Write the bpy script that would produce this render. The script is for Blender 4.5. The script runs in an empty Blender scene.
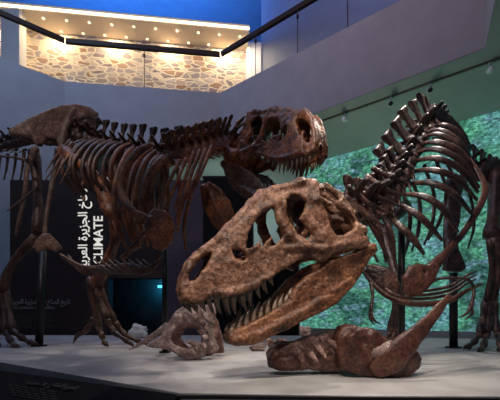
import bpy, math, random
import numpy as np
from mathutils import Vector, Matrix
random.seed(7)
rng = np.random.default_rng(5)
R = math.radians
F = 350.0            # focal length in pixels of the 500 x 400 frame
EYE = 0.80           # camera height over the hall floor
ZP = 0.35            # top of the plinth
scene = bpy.context.scene
col = scene.collection

# ------------------------------------------------------------------ camera
cam_d = bpy.data.cameras.new('camera')
cam = bpy.data.objects.new('camera', cam_d)
col.objects.link(cam)
cam.location = (0, 0, EYE)
cam.rotation_euler = (R(90), 0, 0)
cam_d.sensor_width = 36
cam_d.lens = 36 * F / 500
cam_d.shift_y = 0.232
cam_d.clip_start = 0.05
scene.camera = cam

# ------------------------------------------------------------------ world, exposure
w = bpy.data.worlds.new('world'); scene.world = w; w.use_nodes = True
w.node_tree.nodes['Background'].inputs[0].default_value = (0.40, 0.47, 0.72, 1)
w.node_tree.nodes['Background'].inputs[1].default_value = 0.13
vs = scene.view_settings
vs.view_transform = 'Standard'; vs.look = 'None'; vs.gamma = 1; vs.use_curve_mapping = False
vs.exposure = -0.1

def light(name, kind, loc, target, energy, color, size=0.3, spot=40, blend=0.5, sy=None):
    l = bpy.data.lights.new(name, kind); o = bpy.data.objects.new(name, l); col.objects.link(o)
    l.energy = energy; l.color = color
    if kind == 'SPOT':
        l.spot_size = R(spot); l.spot_blend = blend; l.shadow_soft_size = size
    elif kind == 'AREA':
        l.size = size
        if sy: l.shape = 'RECTANGLE'; l.size_y = sy
    else:
        l.shadow_soft_size = size
    o.location = loc
    d = Vector(target) - Vector(loc)
    o.rotation_euler = d.to_track_quat('-Z', 'Y').to_euler()
    return o

def P(px, py, d):
    """a place in the hall: bearing and height angle as sighted from the camera, at distance d"""
    return Vector(((px - 250) / F * d, d, EYE - (py - 316) / F * d))

# key spots hang high over the plinth
light('skull_spot', 'SPOT', (-1.6, 0.4, 4.6), P(270, 245, 2.5), 440, (1, .90, .80), .08, 30, .6)
light('skull_spot', 'SPOT', (1.5, 1.2, 5.3), P(330, 300, 2.7), 330, (1, .86, .74), .08, 34, .6)
light('plinth_spot', 'SPOT', (2.6, 4.4, 5.5), (0.9, 3.0, ZP), 540, (1, .89, .78), .1, 52, .7)
light('plinth_spot', 'SPOT', (-1.2, 6.6, 5.5), (-0.9, 4.1, ZP), 290, (1, .88, .78), .1, 46, .7)
light('rib_spot', 'SPOT', (-0.6, 1.6, 5.2), P(415, 180, 3.6), 470, (1, .92, .88), .08, 34, .6)
light('hall_spot', 'SPOT', (-3.6, 1.6, 5.2), P(70, 180, 4.8), 150, (1, .90, .82), .1, 46, .7)
light('neck_spot', 'SPOT', (-0.2, 0.8, 5.0), P(255, 140, 3.4), 70, (1, .80, .68), .1, 34, .7)
light('foot_spot', 'SPOT', (-3.0, 3.0, 5.0), (-2.0, 5.3, ZP), 130, (1, .85, .75), .1, 30, .7)
light('blue_cove', 'AREA', (-4.9, 12.3, 10.95), (-4.9, 13.2, 13), 900, (.03, .22, 1), 8, sy=.5)
light('gallery_fill', 'AREA', (4.0, 8.8, 12.8), (3.0, 11.8, 9), 62, (.34, .42, 1), 3, sy=1)  # unseen area lamp added to brighten the wall behind the glass
light('wall_fill', 'AREA', (-5.0, 5.0, 9.6), (-3.6, 9.9, 5.0), 185, (.46, .64, 1), 3, sy=1)  # unseen area lamp added to lift the left and back walls
light('wall_fill', 'AREA', (0.0, 4.2, 9.6), (1.8, 8.2, 6.2), 85, (1, .66, .78), 3, sy=1)  # likewise added and unseen, brightens the right wall
light('ceiling_fill', 'AREA', (2.4, 8.9, 2.6), (3.4, 8.2, 5.6), 15, (.80, 1, .80), 2.4, sy=.6)  # added lamp without a fixture, lifts the green of the ceiling
light('ceiling_fill', 'AREA', (-.9, 10.6, 4.2), (-.6, 13.0, 4.4), 26, (.72, 1, .95), 2.4, sy=.6)  # added unseen lamp that brightens the far wall
light('alcove_lamp', 'AREA', (-2.33, 9.5, 1.60), (-2.75, 9.8, 1.55), 11, (.03, .50, 1), .12)
light('front_spot', 'SPOT', (0.7, -0.9, 4.0), P(320, 335, 2.8), 240, (1, .88, .80), .07, 40, .7)
light('front_spot', 'SPOT', (-1.4, 0.2, 4.4), P(195, 335, 3.6), 190, (1, .90, .86), .07, 22, .7)

# ------------------------------------------------------------------ materials
def nodes_of(name):
    m = bpy.data.materials.new(name); m.use_nodes = True
    nt = m.node_tree; b = nt.nodes['Principled BSDF']
    return m, nt, b
def plain(name, c, rough=.6, metal=0, spec=.5):
    m, nt, b = nodes_of(name)
    b.inputs['Base Color'].default_value = (*c, 1)
    b.inputs['Roughness'].default_value = rough
    b.inputs['Metallic'].default_value = metal
    b.inputs['Specular IOR Level'].default_value = spec
    return m
def noisy(name, c1, c2, scale=4, rough=.6, bump=.1, spec=.5, c3=None, detail=6, bscale=None, pos=(.35, .65)):
    m, nt, b = nodes_of(name); L = nt.links
    tc = nt.nodes.new('ShaderNodeTexCoord')
    n = nt.nodes.new('ShaderNodeTexNoise'); n.inputs['Scale'].default_value = scale; n.inputs['Detail'].default_value = detail
    n.inputs['Roughness'].default_value = .65
    L.new(tc.outputs['Object'], n.inputs['Vector'])
    r = nt.nodes.new('ShaderNodeValToRGB')
    r.color_ramp.elements[0].position = pos[0]; r.color_ramp.elements[0].color = (*c1, 1)
    r.color_ramp.elements[1].position = pos[1]; r.color_ramp.elements[1].color = (*c2, 1)
    if c3:
        e = r.color_ramp.elements.new((pos[0] + pos[1]) / 2); e.color = (*c3, 1)
    L.new(n.outputs['Fac'], r.inputs['Fac'])
    if 'bone' in name:
        n3 = nt.nodes.new('ShaderNodeTexNoise'); n3.inputs['Scale'].default_value = scale * 8; n3.inputs['Detail'].default_value = 7; n3.inputs['Roughness'].default_value = .75
        L.new(tc.outputs['Object'], n3.inputs['Vector'])
        r3 = nt.nodes.new('ShaderNodeValToRGB'); r3.color_ramp.elements[0].position = .38; r3.color_ramp.elements[0].color = (.48, .42, .38, 1)
        r3.color_ramp.elements[1].position = .60; r3.color_ramp.elements[1].color = (1.18, 1.16, 1.15, 1)
        L.new(n3.outputs['Fac'], r3.inputs[0])
        mu = nt.nodes.new('ShaderNodeMix'); mu.data_type = 'RGBA'; mu.blend_type = 'MULTIPLY'; mu.inputs['Factor'].default_value = 1
        L.new(r.outputs[0], mu.inputs['A']); L.new(r3.outputs[0], mu.inputs['B']); L.new(mu.outputs['Result'], b.inputs['Base Color'])
    else: L.new(r.outputs['Color'], b.inputs['Base Color'])
    n2 = nt.nodes.new('ShaderNodeTexNoise'); n2.inputs['Scale'].default_value = bscale or scale * 6; n2.inputs['Detail'].default_value = 5
    L.new(tc.outputs['Object'], n2.inputs['Vector'])
    bp = nt.nodes.new('ShaderNodeBump'); bp.inputs['Strength'].default_value = bump; bp.inputs['Distance'].default_value = .02
    L.new(n2.outputs['Fac'], bp.inputs['Height']); L.new(bp.outputs['Normal'], b.inputs['Normal'])
    b.inputs['Roughness'].default_value = rough
    b.inputs['Specular IOR Level'].default_value = spec
    return m
def glow(name, c, s):
    m, nt, b = nodes_of(name)
    b.inputs['Base Color'].default_value = (0, 0, 0, 1)
    b.inputs['Emission Color'].default_value = (*c, 1); b.inputs['Emission Strength'].default_value = s
    return m

M = {}
M['tan'] = noisy('tan_fossil_bone', (.060, .022, .012), (.43, .225, .135), 6, .46, .6, .5, (.25, .118, .064), 8, 34, (.36, .62))
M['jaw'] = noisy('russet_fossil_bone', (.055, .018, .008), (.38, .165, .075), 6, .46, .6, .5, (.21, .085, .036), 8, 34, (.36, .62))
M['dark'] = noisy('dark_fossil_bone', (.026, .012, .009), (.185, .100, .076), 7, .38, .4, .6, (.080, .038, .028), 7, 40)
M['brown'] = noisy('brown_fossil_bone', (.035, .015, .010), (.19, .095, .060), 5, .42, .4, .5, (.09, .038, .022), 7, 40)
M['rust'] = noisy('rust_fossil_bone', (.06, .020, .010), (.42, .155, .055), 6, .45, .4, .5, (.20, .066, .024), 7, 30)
M['pelvis'] = noisy('pelvis_fossil_bone', (.10, .048, .032), (.34, .22, .16), 6, .5, .4, .5, (.20, .105, .07), 7, 30)
M['pale'] = noisy('pale_fossil_bone', (.20, .13, .115), (.62, .50, .46), 9, .55, .4, .4, (.30, .215, .19), 7, 40)
M['block'] = noisy('rosy_fossil_bone', (.15, .075, .062), (.56, .35, .30), 7, .5, .4, .4, (.20, .105, .08), 7, 36)
M['maroon'] = noisy('maroon_fossil_bone', (.055, .020, .015), (.17, .070, .045), 6, .42, .3, .5, (.105, .040, .026), 7, 36)
M['tooth'] = noisy('brown_tooth_enamel', (.06, .032, .020), (.27, .18, .115), 14, .3, .1, .6)
M['black'] = plain('black_steel', (.006, .006, .007), .45)
M['wall'] = noisy('painted_plaster', (.30, .30, .32), (.34, .34, .36), 2, .85, .02, .2)
M['ceil'] = noisy('ceiling_plaster', (.40, .42, .38), (.44, .46, .42), 2, .85, .02, .2)
M['white'] = plain('white_plaster', (.75, .72, .68), .7)
M['floor'] = noisy('dark_hall_floor', (.05, .05, .055), (.09, .09, .095), 3, .4, .05)
M['plinth'] = noisy('pale_plinth_coating', (.36, .345, .33), (.50, .485, .47), 3.2, .62, .12, .35, (.43, .415, .40), 8, 60)
M['panel'] = noisy('dark_brown_panel', (.020, .012, .011), (.030, .018, .016), 3, .6, .03, .3)
M['purple'] = noisy('dull_purple_panel', (.060, .042, .058), (.075, .054, .070), 3, .7, .03, .3)
M['rail'] = plain('dark_bronze_rail', (.035, .020, .015), .4, .3)
M['text'] = glow('glowing_white_lettering', (1, .97, .92), .75)  # glow added so the white letters stay bright in the dim hall
M['dimtext'] = plain('grey_lettering', (.22, .20, .18), .6)
M['info'] = plain('black_info_panel', (.006, .005, .005), .8, 0, .15)
M['track'] = plain('brown_track', (.22, .19, .14), .5)
M['lampwhite'] = plain('white_lamp_body', (.85, .88, .85), .5)
M['ledstrip'] = glow('led_strip_glow', (1, .78, .48), 6)
M['led'] = glow('downlight_glow', (1, .80, .50), 2.2)
M['canopy'] = plain('cream_canopy', (.80, .70, .55), .8)

def make_glass():
    m, nt, b = nodes_of('clear_balustrade_glass'); L = nt.links
    tr = nt.nodes.new('ShaderNodeBsdfTransparent'); tr.inputs[0].default_value = (.93, .95, .97, 1)
    gl = nt.nodes.new('ShaderNodeBsdfGlossy'); gl.inputs['Roughness'].default_value = .02
    mx = nt.nodes.new('ShaderNodeMixShader'); fr = nt.nodes.new('ShaderNodeFresnel'); fr.inputs[0].default_value = 1.12
    L.new(fr.outputs[0], mx.inputs[0]); L.new(tr.outputs[0], mx.inputs[1]); L.new(gl.outputs[0], mx.inputs[2])
    L.new(mx.outputs[0], nt.nodes['Material Output'].inputs['Surface'])
    return m
M['glass'] = make_glass()

def make_stone():
    m, nt, b = nodes_of('rough_stone_wall'); L = nt.links
    tc = nt.nodes.new('ShaderNodeTexCoord'); mp = nt.nodes.new('ShaderNodeMapping'); mp.inputs['Scale'].default_value = (3.0, 3.0, 6.4)
    L.new(tc.outputs['Object'], mp.inputs[0])
    wn = nt.nodes.new('ShaderNodeTexNoise'); wn.inputs['Scale'].default_value = 1.5
    L.new(mp.outputs[0], wn.inputs['Vector'])
    add = nt.nodes.new('ShaderNodeVectorMath'); add.operation = 'MULTIPLY_ADD'
    L.new(wn.outputs['Color'], add.inputs[0]); add.inputs[1].default_value = (.5, .5, .5); L.new(mp.outputs[0], add.inputs[2])
    v = nt.nodes.new('ShaderNodeTexVoronoi'); v.inputs['Scale'].default_value = 1.0; L.new(add.outputs[0], v.inputs['Vector'])
    ve = nt.nodes.new('ShaderNodeTexVoronoi'); ve.feature = 'DISTANCE_TO_EDGE'; ve.inputs['Scale'].default_value = 1.0; L.new(add.outputs[0], ve.inputs['Vector'])
    r = nt.nodes.new('ShaderNodeValToRGB'); cr = r.color_ramp
    cr.elements[0].position = 0; cr.elements[0].color = (.26, .20, .21, 1)
    cr.elements[1].position = 1; cr.elements[1].color = (.62, .50, .36, 1)
    e = cr.elements.new(.35); e.color = (.42, .36, .34, 1)
    e = cr.elements.new(.6); e.color = (.36, .20, .12, 1)
    e = cr.elements.new(.75); e.color = (.55, .47, .42, 1)
    sp = nt.nodes.new('ShaderNodeSeparateColor'); L.new(v.outputs['Color'], sp.inputs[0]); L.new(sp.outputs[0], r.inputs[0])
    r2 = nt.nodes.new('ShaderNodeValToRGB'); r2.color_ramp.elements[0].position = .06; r2.color_ramp.elements[1].position = .13
    L.new(ve.outputs['Distance'], r2.inputs[0])
    mx = nt.nodes.new('ShaderNodeMix'); mx.data_type = 'RGBA'
    L.new(r2.outputs[0], mx.inputs['Factor']); mx.inputs['A'].default_value = (.72, .60, .44, 1); L.new(r.outputs[0], mx.inputs['B'])
    L.new(mx.outputs['Result'], b.inputs['Base Color']); b.inputs['Roughness'].default_value = .9
    bp = nt.nodes.new('ShaderNodeBump'); bp.inputs['Strength'].default_value = .6; bp.inputs['Distance'].default_value = .05
    L.new(r2.outputs[0], bp.inputs['Height']); L.new(bp.outputs[0], b.inputs['Normal'])
    return m
M['stone'] = make_stone()

def make_screen():
    """moving-water and foliage picture on the lit wall"""
    m, nt, b = nodes_of('projected_water_picture'); L = nt.links; N = nt.nodes.new
    tc = N('ShaderNodeTexCoord')
    mp = N('ShaderNodeMapping'); mp.inputs['Scale'].default_value = (1, 1, 1); L.new(tc.outputs['Object'], mp.inputs[0])
    big = N('ShaderNodeTexNoise'); big.inputs['Scale'].default_value = .8; big.inputs['Detail'].default_value = 3; L.new(mp.outputs[0], big.inputs['Vector'])
    r1 = N('ShaderNodeValToRGB'); c = r1.color_ramp
    c.elements[0].position = .38; c.elements[0].color = (.022, .085, .065, 1)
    c.elements[1].position = .68; c.elements[1].color = (.10, .24, .27, 1)
    e = c.elements.new(.46); e.color = (.055, .22, .13, 1)
    e = c.elements.new(.57); e.color = (.070, .23, .20, 1)
    L.new(big.outputs['Fac'], r1.inputs[0])
    mp2 = N('ShaderNodeMapping'); mp2.inputs['Scale'].default_value = (1, 1, 1.7); L.new(tc.outputs['Object'], mp2.inputs[0])
    fine = N('ShaderNodeTexNoise'); fine.inputs['Scale'].default_value = 9; fine.inputs['Detail'].default_value = 8; fine.inputs['Roughness'].default_value = .8
    L.new(mp2.outputs[0], fine.inputs['Vector'])
    r2 = N('ShaderNodeValToRGB'); c = r2.color_ramp
    c.elements[0].position = .38; c.elements[0].color = (.14, .17, .22, 1)
    c.elements[1].position = .66; c.elements[1].color = (3.6, 3.0, 3.2, 1)
    e = c.elements.new(.5); e.color = (.9, .95, .95, 1)
    L.new(fine.outputs['Fac'], r2.inputs[0])
    med = N('ShaderNodeTexNoise'); med.inputs['Scale'].default_value = 3.2; med.inputs['Detail'].default_value = 5; L.new(mp2.outputs[0], med.inputs['Vector'])
    r4 = N('ShaderNodeValToRGB'); r4.color_ramp.elements[0].position = .52; r4.color_ramp.elements[1].position = .70; L.new(med.outputs['Fac'], r4.inputs[0])
    m4 = N('ShaderNodeMix'); m4.data_type = 'RGBA'; L.new(r4.outputs[0], m4.inputs['Factor']); L.new(r1.outputs[0], m4.inputs['A']); m4.inputs['B'].default_value = (.10, .20, .25, 1)
    mu = N('ShaderNodeMix'); mu.data_type = 'RGBA'; mu.blend_type = 'MULTIPLY'; mu.inputs['Factor'].default_value = 1
    L.new(m4.outputs['Result'], mu.inputs['A']); L.new(r2.outputs[0], mu.inputs['B'])
    L.new(mu.outputs['Result'], b.inputs['Emission Color']); b.inputs['Emission Strength'].default_value = 1.15
    b.inputs['Base Color'].default_value = (.02, .02, .02, 1); b.inputs['Roughness'].default_value = .5
    return m
M['screen'] = make_screen()

# ------------------------------------------------------------------ object helpers
def tag(o, label=None, cat=None, group=None, kind=None):
    if label: o['label'] = label
    if cat: o['category'] = cat
    if group: o['group'] = group
    if kind: o['kind'] = kind
    return o
def put(o, parent):
    col.objects.link(o)
    if parent is not None:
        o.parent = parent
        o.matrix_parent_inverse = Matrix.LocRotScale(parent_world(parent), None, None).inverted() if parent.type == 'EMPTY' else INV.get(parent.name, Matrix())
    return o
INV = {}
def parent_world(e): return e.location
def mk(name, v, f, mat, parent=None, smooth=True, world=None):
    """v in world metres (or local, with world = a matrix) -> one mesh object"""
    me = bpy.data.meshes.new(name)
    me.from_pydata([tuple(p) for p in v], [], [tuple(int(i) for i in q) for q in f])
    me.materials.append(M[mat] if isinstance(mat, str) else mat)
    if smooth: me.polygons.foreach_set('use_smooth', [True] * len(me.polygons))
    me.update()
    o = bpy.data.objects.new(name, me)
    if world is not None: o.matrix_basis = world
    return put(o, parent)
def copy_of(src, name, world, parent, mat=None):
    o = bpy.data.objects.new(name, src if isinstance(src, bpy.types.Mesh) else src.data)
    o.matrix_basis = world
    return put(o, parent)
def empty(name, loc):
    o = bpy.data.objects.new(name, None); o.location = loc; col.objects.link(o)
    return o
def sub(name, v, f, mat, part, smooth=True):
    """sub-part of a mesh part, given in world space"""
    o = mk(name, v, f, mat, None, smooth)
    o.parent = part; o.matrix_parent_inverse = part_world(part).inverted()
    return o
def part_world(o):
    m = o.matrix_basis.copy()
    p = o.parent
    m = o.matrix_parent_inverse @ m
    if p is not None: m = part_world(p) @ m
    return m

# value noise
LAT = rng.random((32, 32, 32))
def vnoise(p, s):
    q = np.asarray(p) * s; i = np.floor(q).astype(int); f = q - i; f = f * f * (3 - 2 * f)
    i %= 32; j = (i + 1) % 32
    g = lambda a, b, c: LAT[a[:, 0], b[:, 1], c[:, 2]]
    fx, fy, fz = f[:, 0], f[:, 1], f[:, 2]
    x00 = g(i, i, i) * (1 - fx) + g(j, i, i) * fx; x10 = g(i, j, i) * (1 - fx) + g(j, j, i) * fx
    x01 = g(i, i, j) * (1 - fx) + g(j, i, j) * fx; x11 = g(i, j, j) * (1 - fx) + g(j, j, j) * fx
    return (x00 * (1 - fy) + x10 * fy) * (1 - fz) + (x01 * (1 - fy) + x11 * fy) * fz - .5

def catmull(pts, n):
    """resample a list of (Vector, radius) with n steps per span"""
    p = [Vector(a[0]) for a in pts]; r = [a[1] for a in pts]
    p = [p[0] * 2 - p[1]] + p + [p[-1] * 2 - p[-2]]; r = [r[0]] + r + [r[-1]]
    out = []
    for i in range(1, len(p) - 2):
        for k in range(n):
            t = k / n; t2 = t * t; t3 = t2 * t
            a = .5 * ((2 * p[i]) + (p[i + 1] - p[i - 1]) * t + (2 * p[i - 1] - 5 * p[i] + 4 * p[i + 1] - p[i + 2]) * t2 + (3 * p[i] - p[i - 1] - 3 * p[i + 1] + p[i + 2]) * t3)
            s = t * t * (3 - 2 * t)
            out.append((a, r[i] * (1 - s) + r[i + 1] * s))
    out.append((p[-2], r[-2]))
    return out
def tube(pts, flat=1.0, n=6, sides=10, up=(0, 1, 0), rough=.06, cut=True):
    """round or flattened bone along a path: pts = [(Vector, radius)...]; flat = thickness ratio across `up`; returns verts, faces"""
    c = catmull(pts, n); V = []; Fc = []
    up = Vector(up)
    for i, (p, r) in enumerate(c):
        t = (c[min(i + 1, len(c) - 1)][0] - c[max(i - 1, 0)][0]).normalized()
        a = t.cross(up)
        if a.length < .15: a = t.cross(Vector((0.3, 0.2, 1)))
        a.normalize(); b = a.cross(t).normalized()
        for s in range(sides):
            th = 2 * math.pi * s / sides
            V.append(p + a * (math.cos(th) * r) + b * (math.sin(th) * r * flat))
    for i in range(len(c) - 1):
        for s in range(sides):
            s2 = (s + 1) % sides
            Fc.append((i * sides + s, i * sides + s2, (i + 1) * sides + s2, (i + 1) * sides + s))
    for k, (ring, sg) in enumerate(((0, -1), (len(c) - 1, 1))):
        p, r = c[ring]
        t = (c[1][0] - c[0][0]) if ring == 0 else (c[-1][0] - c[-2][0])
        V.append(p + t.normalized() * (sg * r * .5 * min(1, flat + .3)))
        ci = len(V) - 1
        for s in range(sides):
            s2 = (s + 1) % sides
            Fc.append((ring * sides + s2, ring * sides + s, ci) if sg < 0 else (ring * sides + s, ring * sides + s2, ci))
    A = np.array([tuple(v) for v in V])
    if rough:
        rr = np.array([c[min(i // sides, len(c) - 1)][1] for i in range(len(V))])
        dl = np.stack([vnoise(A + k * 3.1, 1.2 / max(.01, float(rr.mean()))) for k in range(3)], 1)
        A = A + dl * (rough * 3 * rr[:, None])
    if cut: A[:, 2] = np.maximum(A[:, 2], ZP + .002)
    return A, Fc
def bone(name, pts, mat, parent, flat=1.0, knob=1.5, **k):
    """limb bone: wide at both ends, thin shaft"""
    p = [Vector(a) for a in pts[0]]; r = pts[1]
    q = []
    n = len(p)
    if n == 2: p = [p[0], p[0].lerp(p[1], .12), p[0].lerp(p[1], .5), p[0].lerp(p[1], .88), p[1]]; n = 5; rs = [r * knob * .8, r * knob, r, r * knob, r * knob * .75]
    else: rs = [r * knob] + [r] * (n - 2) + [r * knob]
    v, f = tube(list(zip(p, rs)), flat, **k)
    return mk(name, v, f, mat, parent)
def path(pp, rad):
    """[(px,py,d)...], radius or list -> tube points"""
    if not isinstance(rad, (list, tuple)): rad = [rad] * len(pp)
    return [(P(*a), r) for a, r in zip(pp, rad)]

# ---------------- signed distance sculpting
class Sdf:
    def __init__(s, lo, hi, h):
        s.lo = np.array(lo, float); s.h = h
        n = np.ceil((np.array(hi) - s.lo) / h).astype(int) + 1
        s.ax = [s.lo[i] + h * np.arange(n[i]) for i in range(3)]
        s.D = np.full(n, 1.0)
    def win(s, lo, hi):
        i0 = [max(0, int((lo[k] - s.lo[k]) / s.h)) for k in range(3)]
        i1 = [min(s.D.shape[k], int((hi[k] - s.lo[k]) / s.h) + 2) for k in range(3)]
        sl = tuple(slice(a, b) for a, b in zip(i0, i1))
        g = np.meshgrid(*[s.ax[k][sl[k]] for k in range(3)], indexing='ij')
        return sl, g
    def union(s, sl, d, k):
        if k > 0:
            a = s.D[sl]; hh = np.clip(.5 + .5 * (a - d) / k, 0, 1)
            s.D[sl] = a * (1 - hh) + d * hh - k * hh * (1 - hh)
        else: s.D[sl] = np.minimum(s.D[sl], d)
    def cap(s, a, b, ra, rb=None, k=.015, sq=(1, 1, 1), neg=False):
        rb = ra if rb is None else rb
        a = np.array(a, float); b = np.array(b, float); m = max(ra, rb) / min(sq) + k + s.h * 3
        sl, g = s.win(np.minimum(a, b) - m, np.maximum(a, b) + m)
        if 0 in g[0].shape: return
        ba = (b - a) * sq; q = [(g[i] - a[i]) * sq[i] for i in range(3)]
        t = np.clip((q[0] * ba[0] + q[1] * ba[1] + q[2] * ba[2]) / max(1e-9, ba @ ba), 0, 1)
        d = np.sqrt(sum((q[i] - ba[i] * t) ** 2 for i in range(3))) - (ra + (rb - ra) * t)
        if neg: s.D[sl] = np.maximum(s.D[sl], -d)
        else: s.union(sl, d, k)
    def chain(s, pts, k=.015, **kw):
        for (a, ra), (b, rb) in zip(pts[:-1], pts[1:]): s.cap(a, b, ra, rb, k, **kw)
    def full(s, fn, k=.01):
        g = np.meshgrid(*s.ax, indexing='ij'); s.union((slice(None),) * 3, fn(*g), k)
    def carve(s, fn):
        g = np.meshgrid(*s.ax, indexing='ij'); s.D = np.maximum(s.D, -fn(*g))
    def mesh(s, rough=.004, scales=(9, 22, 50)):
        D = s.D.copy()
        D[0] = D[-1] = 1; D[:, 0] = D[:, -1] = 1; D[:, :, 0] = D[:, :, -1] = 1
        nx, ny, nz = D.shape; ins = D < 0
        C = np.zeros((nx - 1, ny - 1, nz - 1, 3)); cnt = np.zeros((nx - 1, ny - 1, nz - 1))
        for ax in range(3):
            o = [k for k in range(3) if k != ax]
            for u in (0, 1):
                for v in (0, 1):
                    a = [0, 0, 0]; a[o[0]] = u; a[o[1]] = v; b = list(a); b[ax] = 1
                    sa = tuple(slice(a[k], a[k] + D.shape[k] - 1) for k in range(3)); sb = tuple(slice(b[k], b[k] + D.shape[k] - 1) for k in range(3))
                    cr = ins[sa] != ins[sb]
                    den = np.where(cr, D[sa] - D[sb], 1); t = np.where(cr, D[sa] / den, 0)
                    for k in range(3): C[..., k] += np.where(cr, a[k] + (t if k == ax else 0), 0)
                    cnt += cr
        act = cnt > 0; idx = np.full(act.shape, -1); idx[act] = np.arange(act.sum())
        ijk = np.argwhere(act); V = s.lo + s.h * (ijk + C[act] / cnt[act][:, None])
        Q = []
        for ax in range(3):
            o = [(ax + 1) % 3, (ax + 2) % 3]
            sa = [slice(1, -1)] * 3; sb = [slice(1, -1)] * 3
            sa[ax] = slice(0, -1); sb[ax] = slice(1, None)
            A = ins[tuple(sa)]; B = ins[tuple(sb)]
            e = np.argwhere(A != B); sign = A[A != B]
            base = e.copy()
            for k in o: base[:, k] += 1
            def cell(d0, d1):
                c = base.copy(); c[:, o[0]] -= d0; c[:, o[1]] -= d1
                return idx[c[:, 0], c[:, 1], c[:, 2]]
            q = np.stack([cell(1, 1), cell(0, 1), cell(0, 0), cell(1, 0)], 1)
            q[~sign] = q[~sign][:, ::-1]
            Q.append(q)
        Q = np.concatenate(Q); Q = Q[(Q >= 0).all(1)]
        n = np.cross(V[Q[:, 2]] - V[Q[:, 0]], V[Q[:, 3]] - V[Q[:, 1]])
        N = np.zeros_like(V)
        for k in range(4): np.add.at(N, Q[:, k], n)
        N /= np.linalg.norm(N, axis=1)[:, None] + 1e-9
        if rough:
            dsp = sum(vnoise(V + i * 7.3, sc) / (1 + i * .7) for i, sc in enumerate(scales))
            V = V + N * (dsp * rough * 2)[:, None]
        return V, Q
def poly_sd(X, Z, pts):
    """signed distance to a polygon, vectorised"""
    d = np.full(X.shape, 1e9); inside = np.zeros(X.shape, bool)
    n = len(pts)
    for i in range(n):
        ax, az = pts[i]; bx, bz = pts[(i + 1) % n]
        ex, ez = bx - ax, bz - az; wx, wz = X - ax, Z - az
        t = np.clip((wx * ex + wz * ez) / (ex * ex + ez * ez + 1e-12), 0, 1)
        d = np.minimum(d, (wx - ex * t) ** 2 + (wz - ez * t) ** 2)
        c = (az > Z) != (bz > Z)
        xi = ax + (Z - az) * ex / (ez if abs(ez) > 1e-12 else 1e-12)
        inside ^= c & (X < xi)
    return np.where(inside, -1, 1) * np.sqrt(d)
def smax(a, b, k):
    h = np.clip(.5 - .5 * (a - b) / k, 0, 1)
    return a * (1 - h) + b * h + k * h * (1 - h)

class Frame:
    """a local frame turned about the vertical; sight() brings a bearing onto its plane at local depth y"""
    def __init__(s, px, py, d, yaw):
        s.O = P(px, py, d); c, n = math.cos(R(yaw)), math.sin(R(yaw))
        s.ex = Vector((c, n, 0)); s.ey = Vector((-n, c, 0))
        s.M = Matrix.Translation(s.O) @ Matrix.Rotation(R(yaw), 4, 'Z')
    def sight(s, px, py, y=0):
        C = Vector((0, 0, EYE)); dr = Vector(((px - 250) / F, 1, -(py - 316) / F))
        t = ((s.O + s.ey * y - C).dot(s.ey)) / dr.dot(s.ey)
        q = C + dr * t - s.O
        return (q.dot(s.ex), q.z)
def plate(name, outline, holes, px, py, d, yaw, th, mat, parent, h=.012, k=.03, bulge=0, rough=.006, ridges=()):
    """flat bone with real thickness; ridges = [((px,py),(px,py),radius)...]"""
    fr = Frame(px, py, d, yaw)
    o2 = [fr.sight(*a) for a in outline]; h2 = [[fr.sight(*a) for a in q] for q in holes]
    xs = [a[0] for a in o2]; zs = [a[1] for a in o2]; m = .04 + h * 2
    rm = max([r[2] for r in ridges] + [0])
    S = Sdf((min(xs) - m, -th - abs(bulge) - m - rm, min(zs) - m), (max(xs) + m, th + abs(bulge) + m + rm, max(zs) + m), h)
    X, Z = np.meshgrid(S.ax[0], S.ax[2], indexing='ij')
    d2 = poly_sd(X, Z, o2)
    for q in h2: d2 = np.maximum(d2, -poly_sd(X, Z, q))
    cx, cz = (min(xs) + max(xs)) / 2, (min(zs) + max(zs)) / 2; hw = (max(xs) - min(xs)) / 2; hz = (max(zs) - min(zs)) / 2
    off = -bulge * (1 - ((X - cx) / hw) ** 2 * .6 - ((Z - cz) / hz) ** 2 * .4)
    Y = S.ax[1][None, :, None]
    S.D = smax(d2[:, None, :] + 0 * Y, np.abs(Y - off[:, None, :]) - th, k)
    for a, b, r in ridges:
        a2, b2 = fr.sight(*a), fr.sight(*b)
        S.cap((a2[0], -th - bulge * .7, a2[1]), (b2[0], -th - bulge * .7, b2[1]), r, r * .6, .03)
    v, f = S.mesh(rough)
    if parent is not None and parent.type == 'MESH':
        o = mk(name, v, f, mat, None, world=fr.M); o.parent = parent; o.matrix_parent_inverse = part_world(parent).inverted()
        return o
    return mk(name, v, f, mat, parent, world=fr.M)

def box(lo, hi):
    (a, b, c), (d, e, f) = lo, hi
    v = [(a, b, c), (d, b, c), (d, e, c), (a, e, c), (a, b, f), (d, b, f), (d, e, f), (a, e, f)]
    return v, [(0, 3, 2, 1), (4, 5, 6, 7), (0, 1, 5, 4), (1, 2, 6, 5), (2, 3, 7, 6), (3, 0, 4, 7)]
def prism(pts, z0, z1):
    n = len(pts)
    v = [(p[0], p[1], z0) for p in pts] + [(p[0], p[1], z1) for p in pts]
    f = [tuple(range(n))[::-1], tuple(range(n, 2 * n))] + [(i, (i + 1) % n, n + (i + 1) % n, n + i) for i in range(n)]
    return v, f
def upright(p0, p1, z0, z1, th):
    """a wall slab whose front face runs p0 -> p1, thickness th to the far side"""
    a, b = Vector(p0), Vector(p1); t = (b - a).normalized(); nrm = Vector((-t.y, t.x)) * th
    return prism([a, b, b + nrm, a + nrm], z0, z1)
def struct(name, vf, mat, smooth=False):
    o = mk(name, vf[0], vf[1], mat, None, smooth); o['kind'] = 'structure'
    return o

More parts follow.
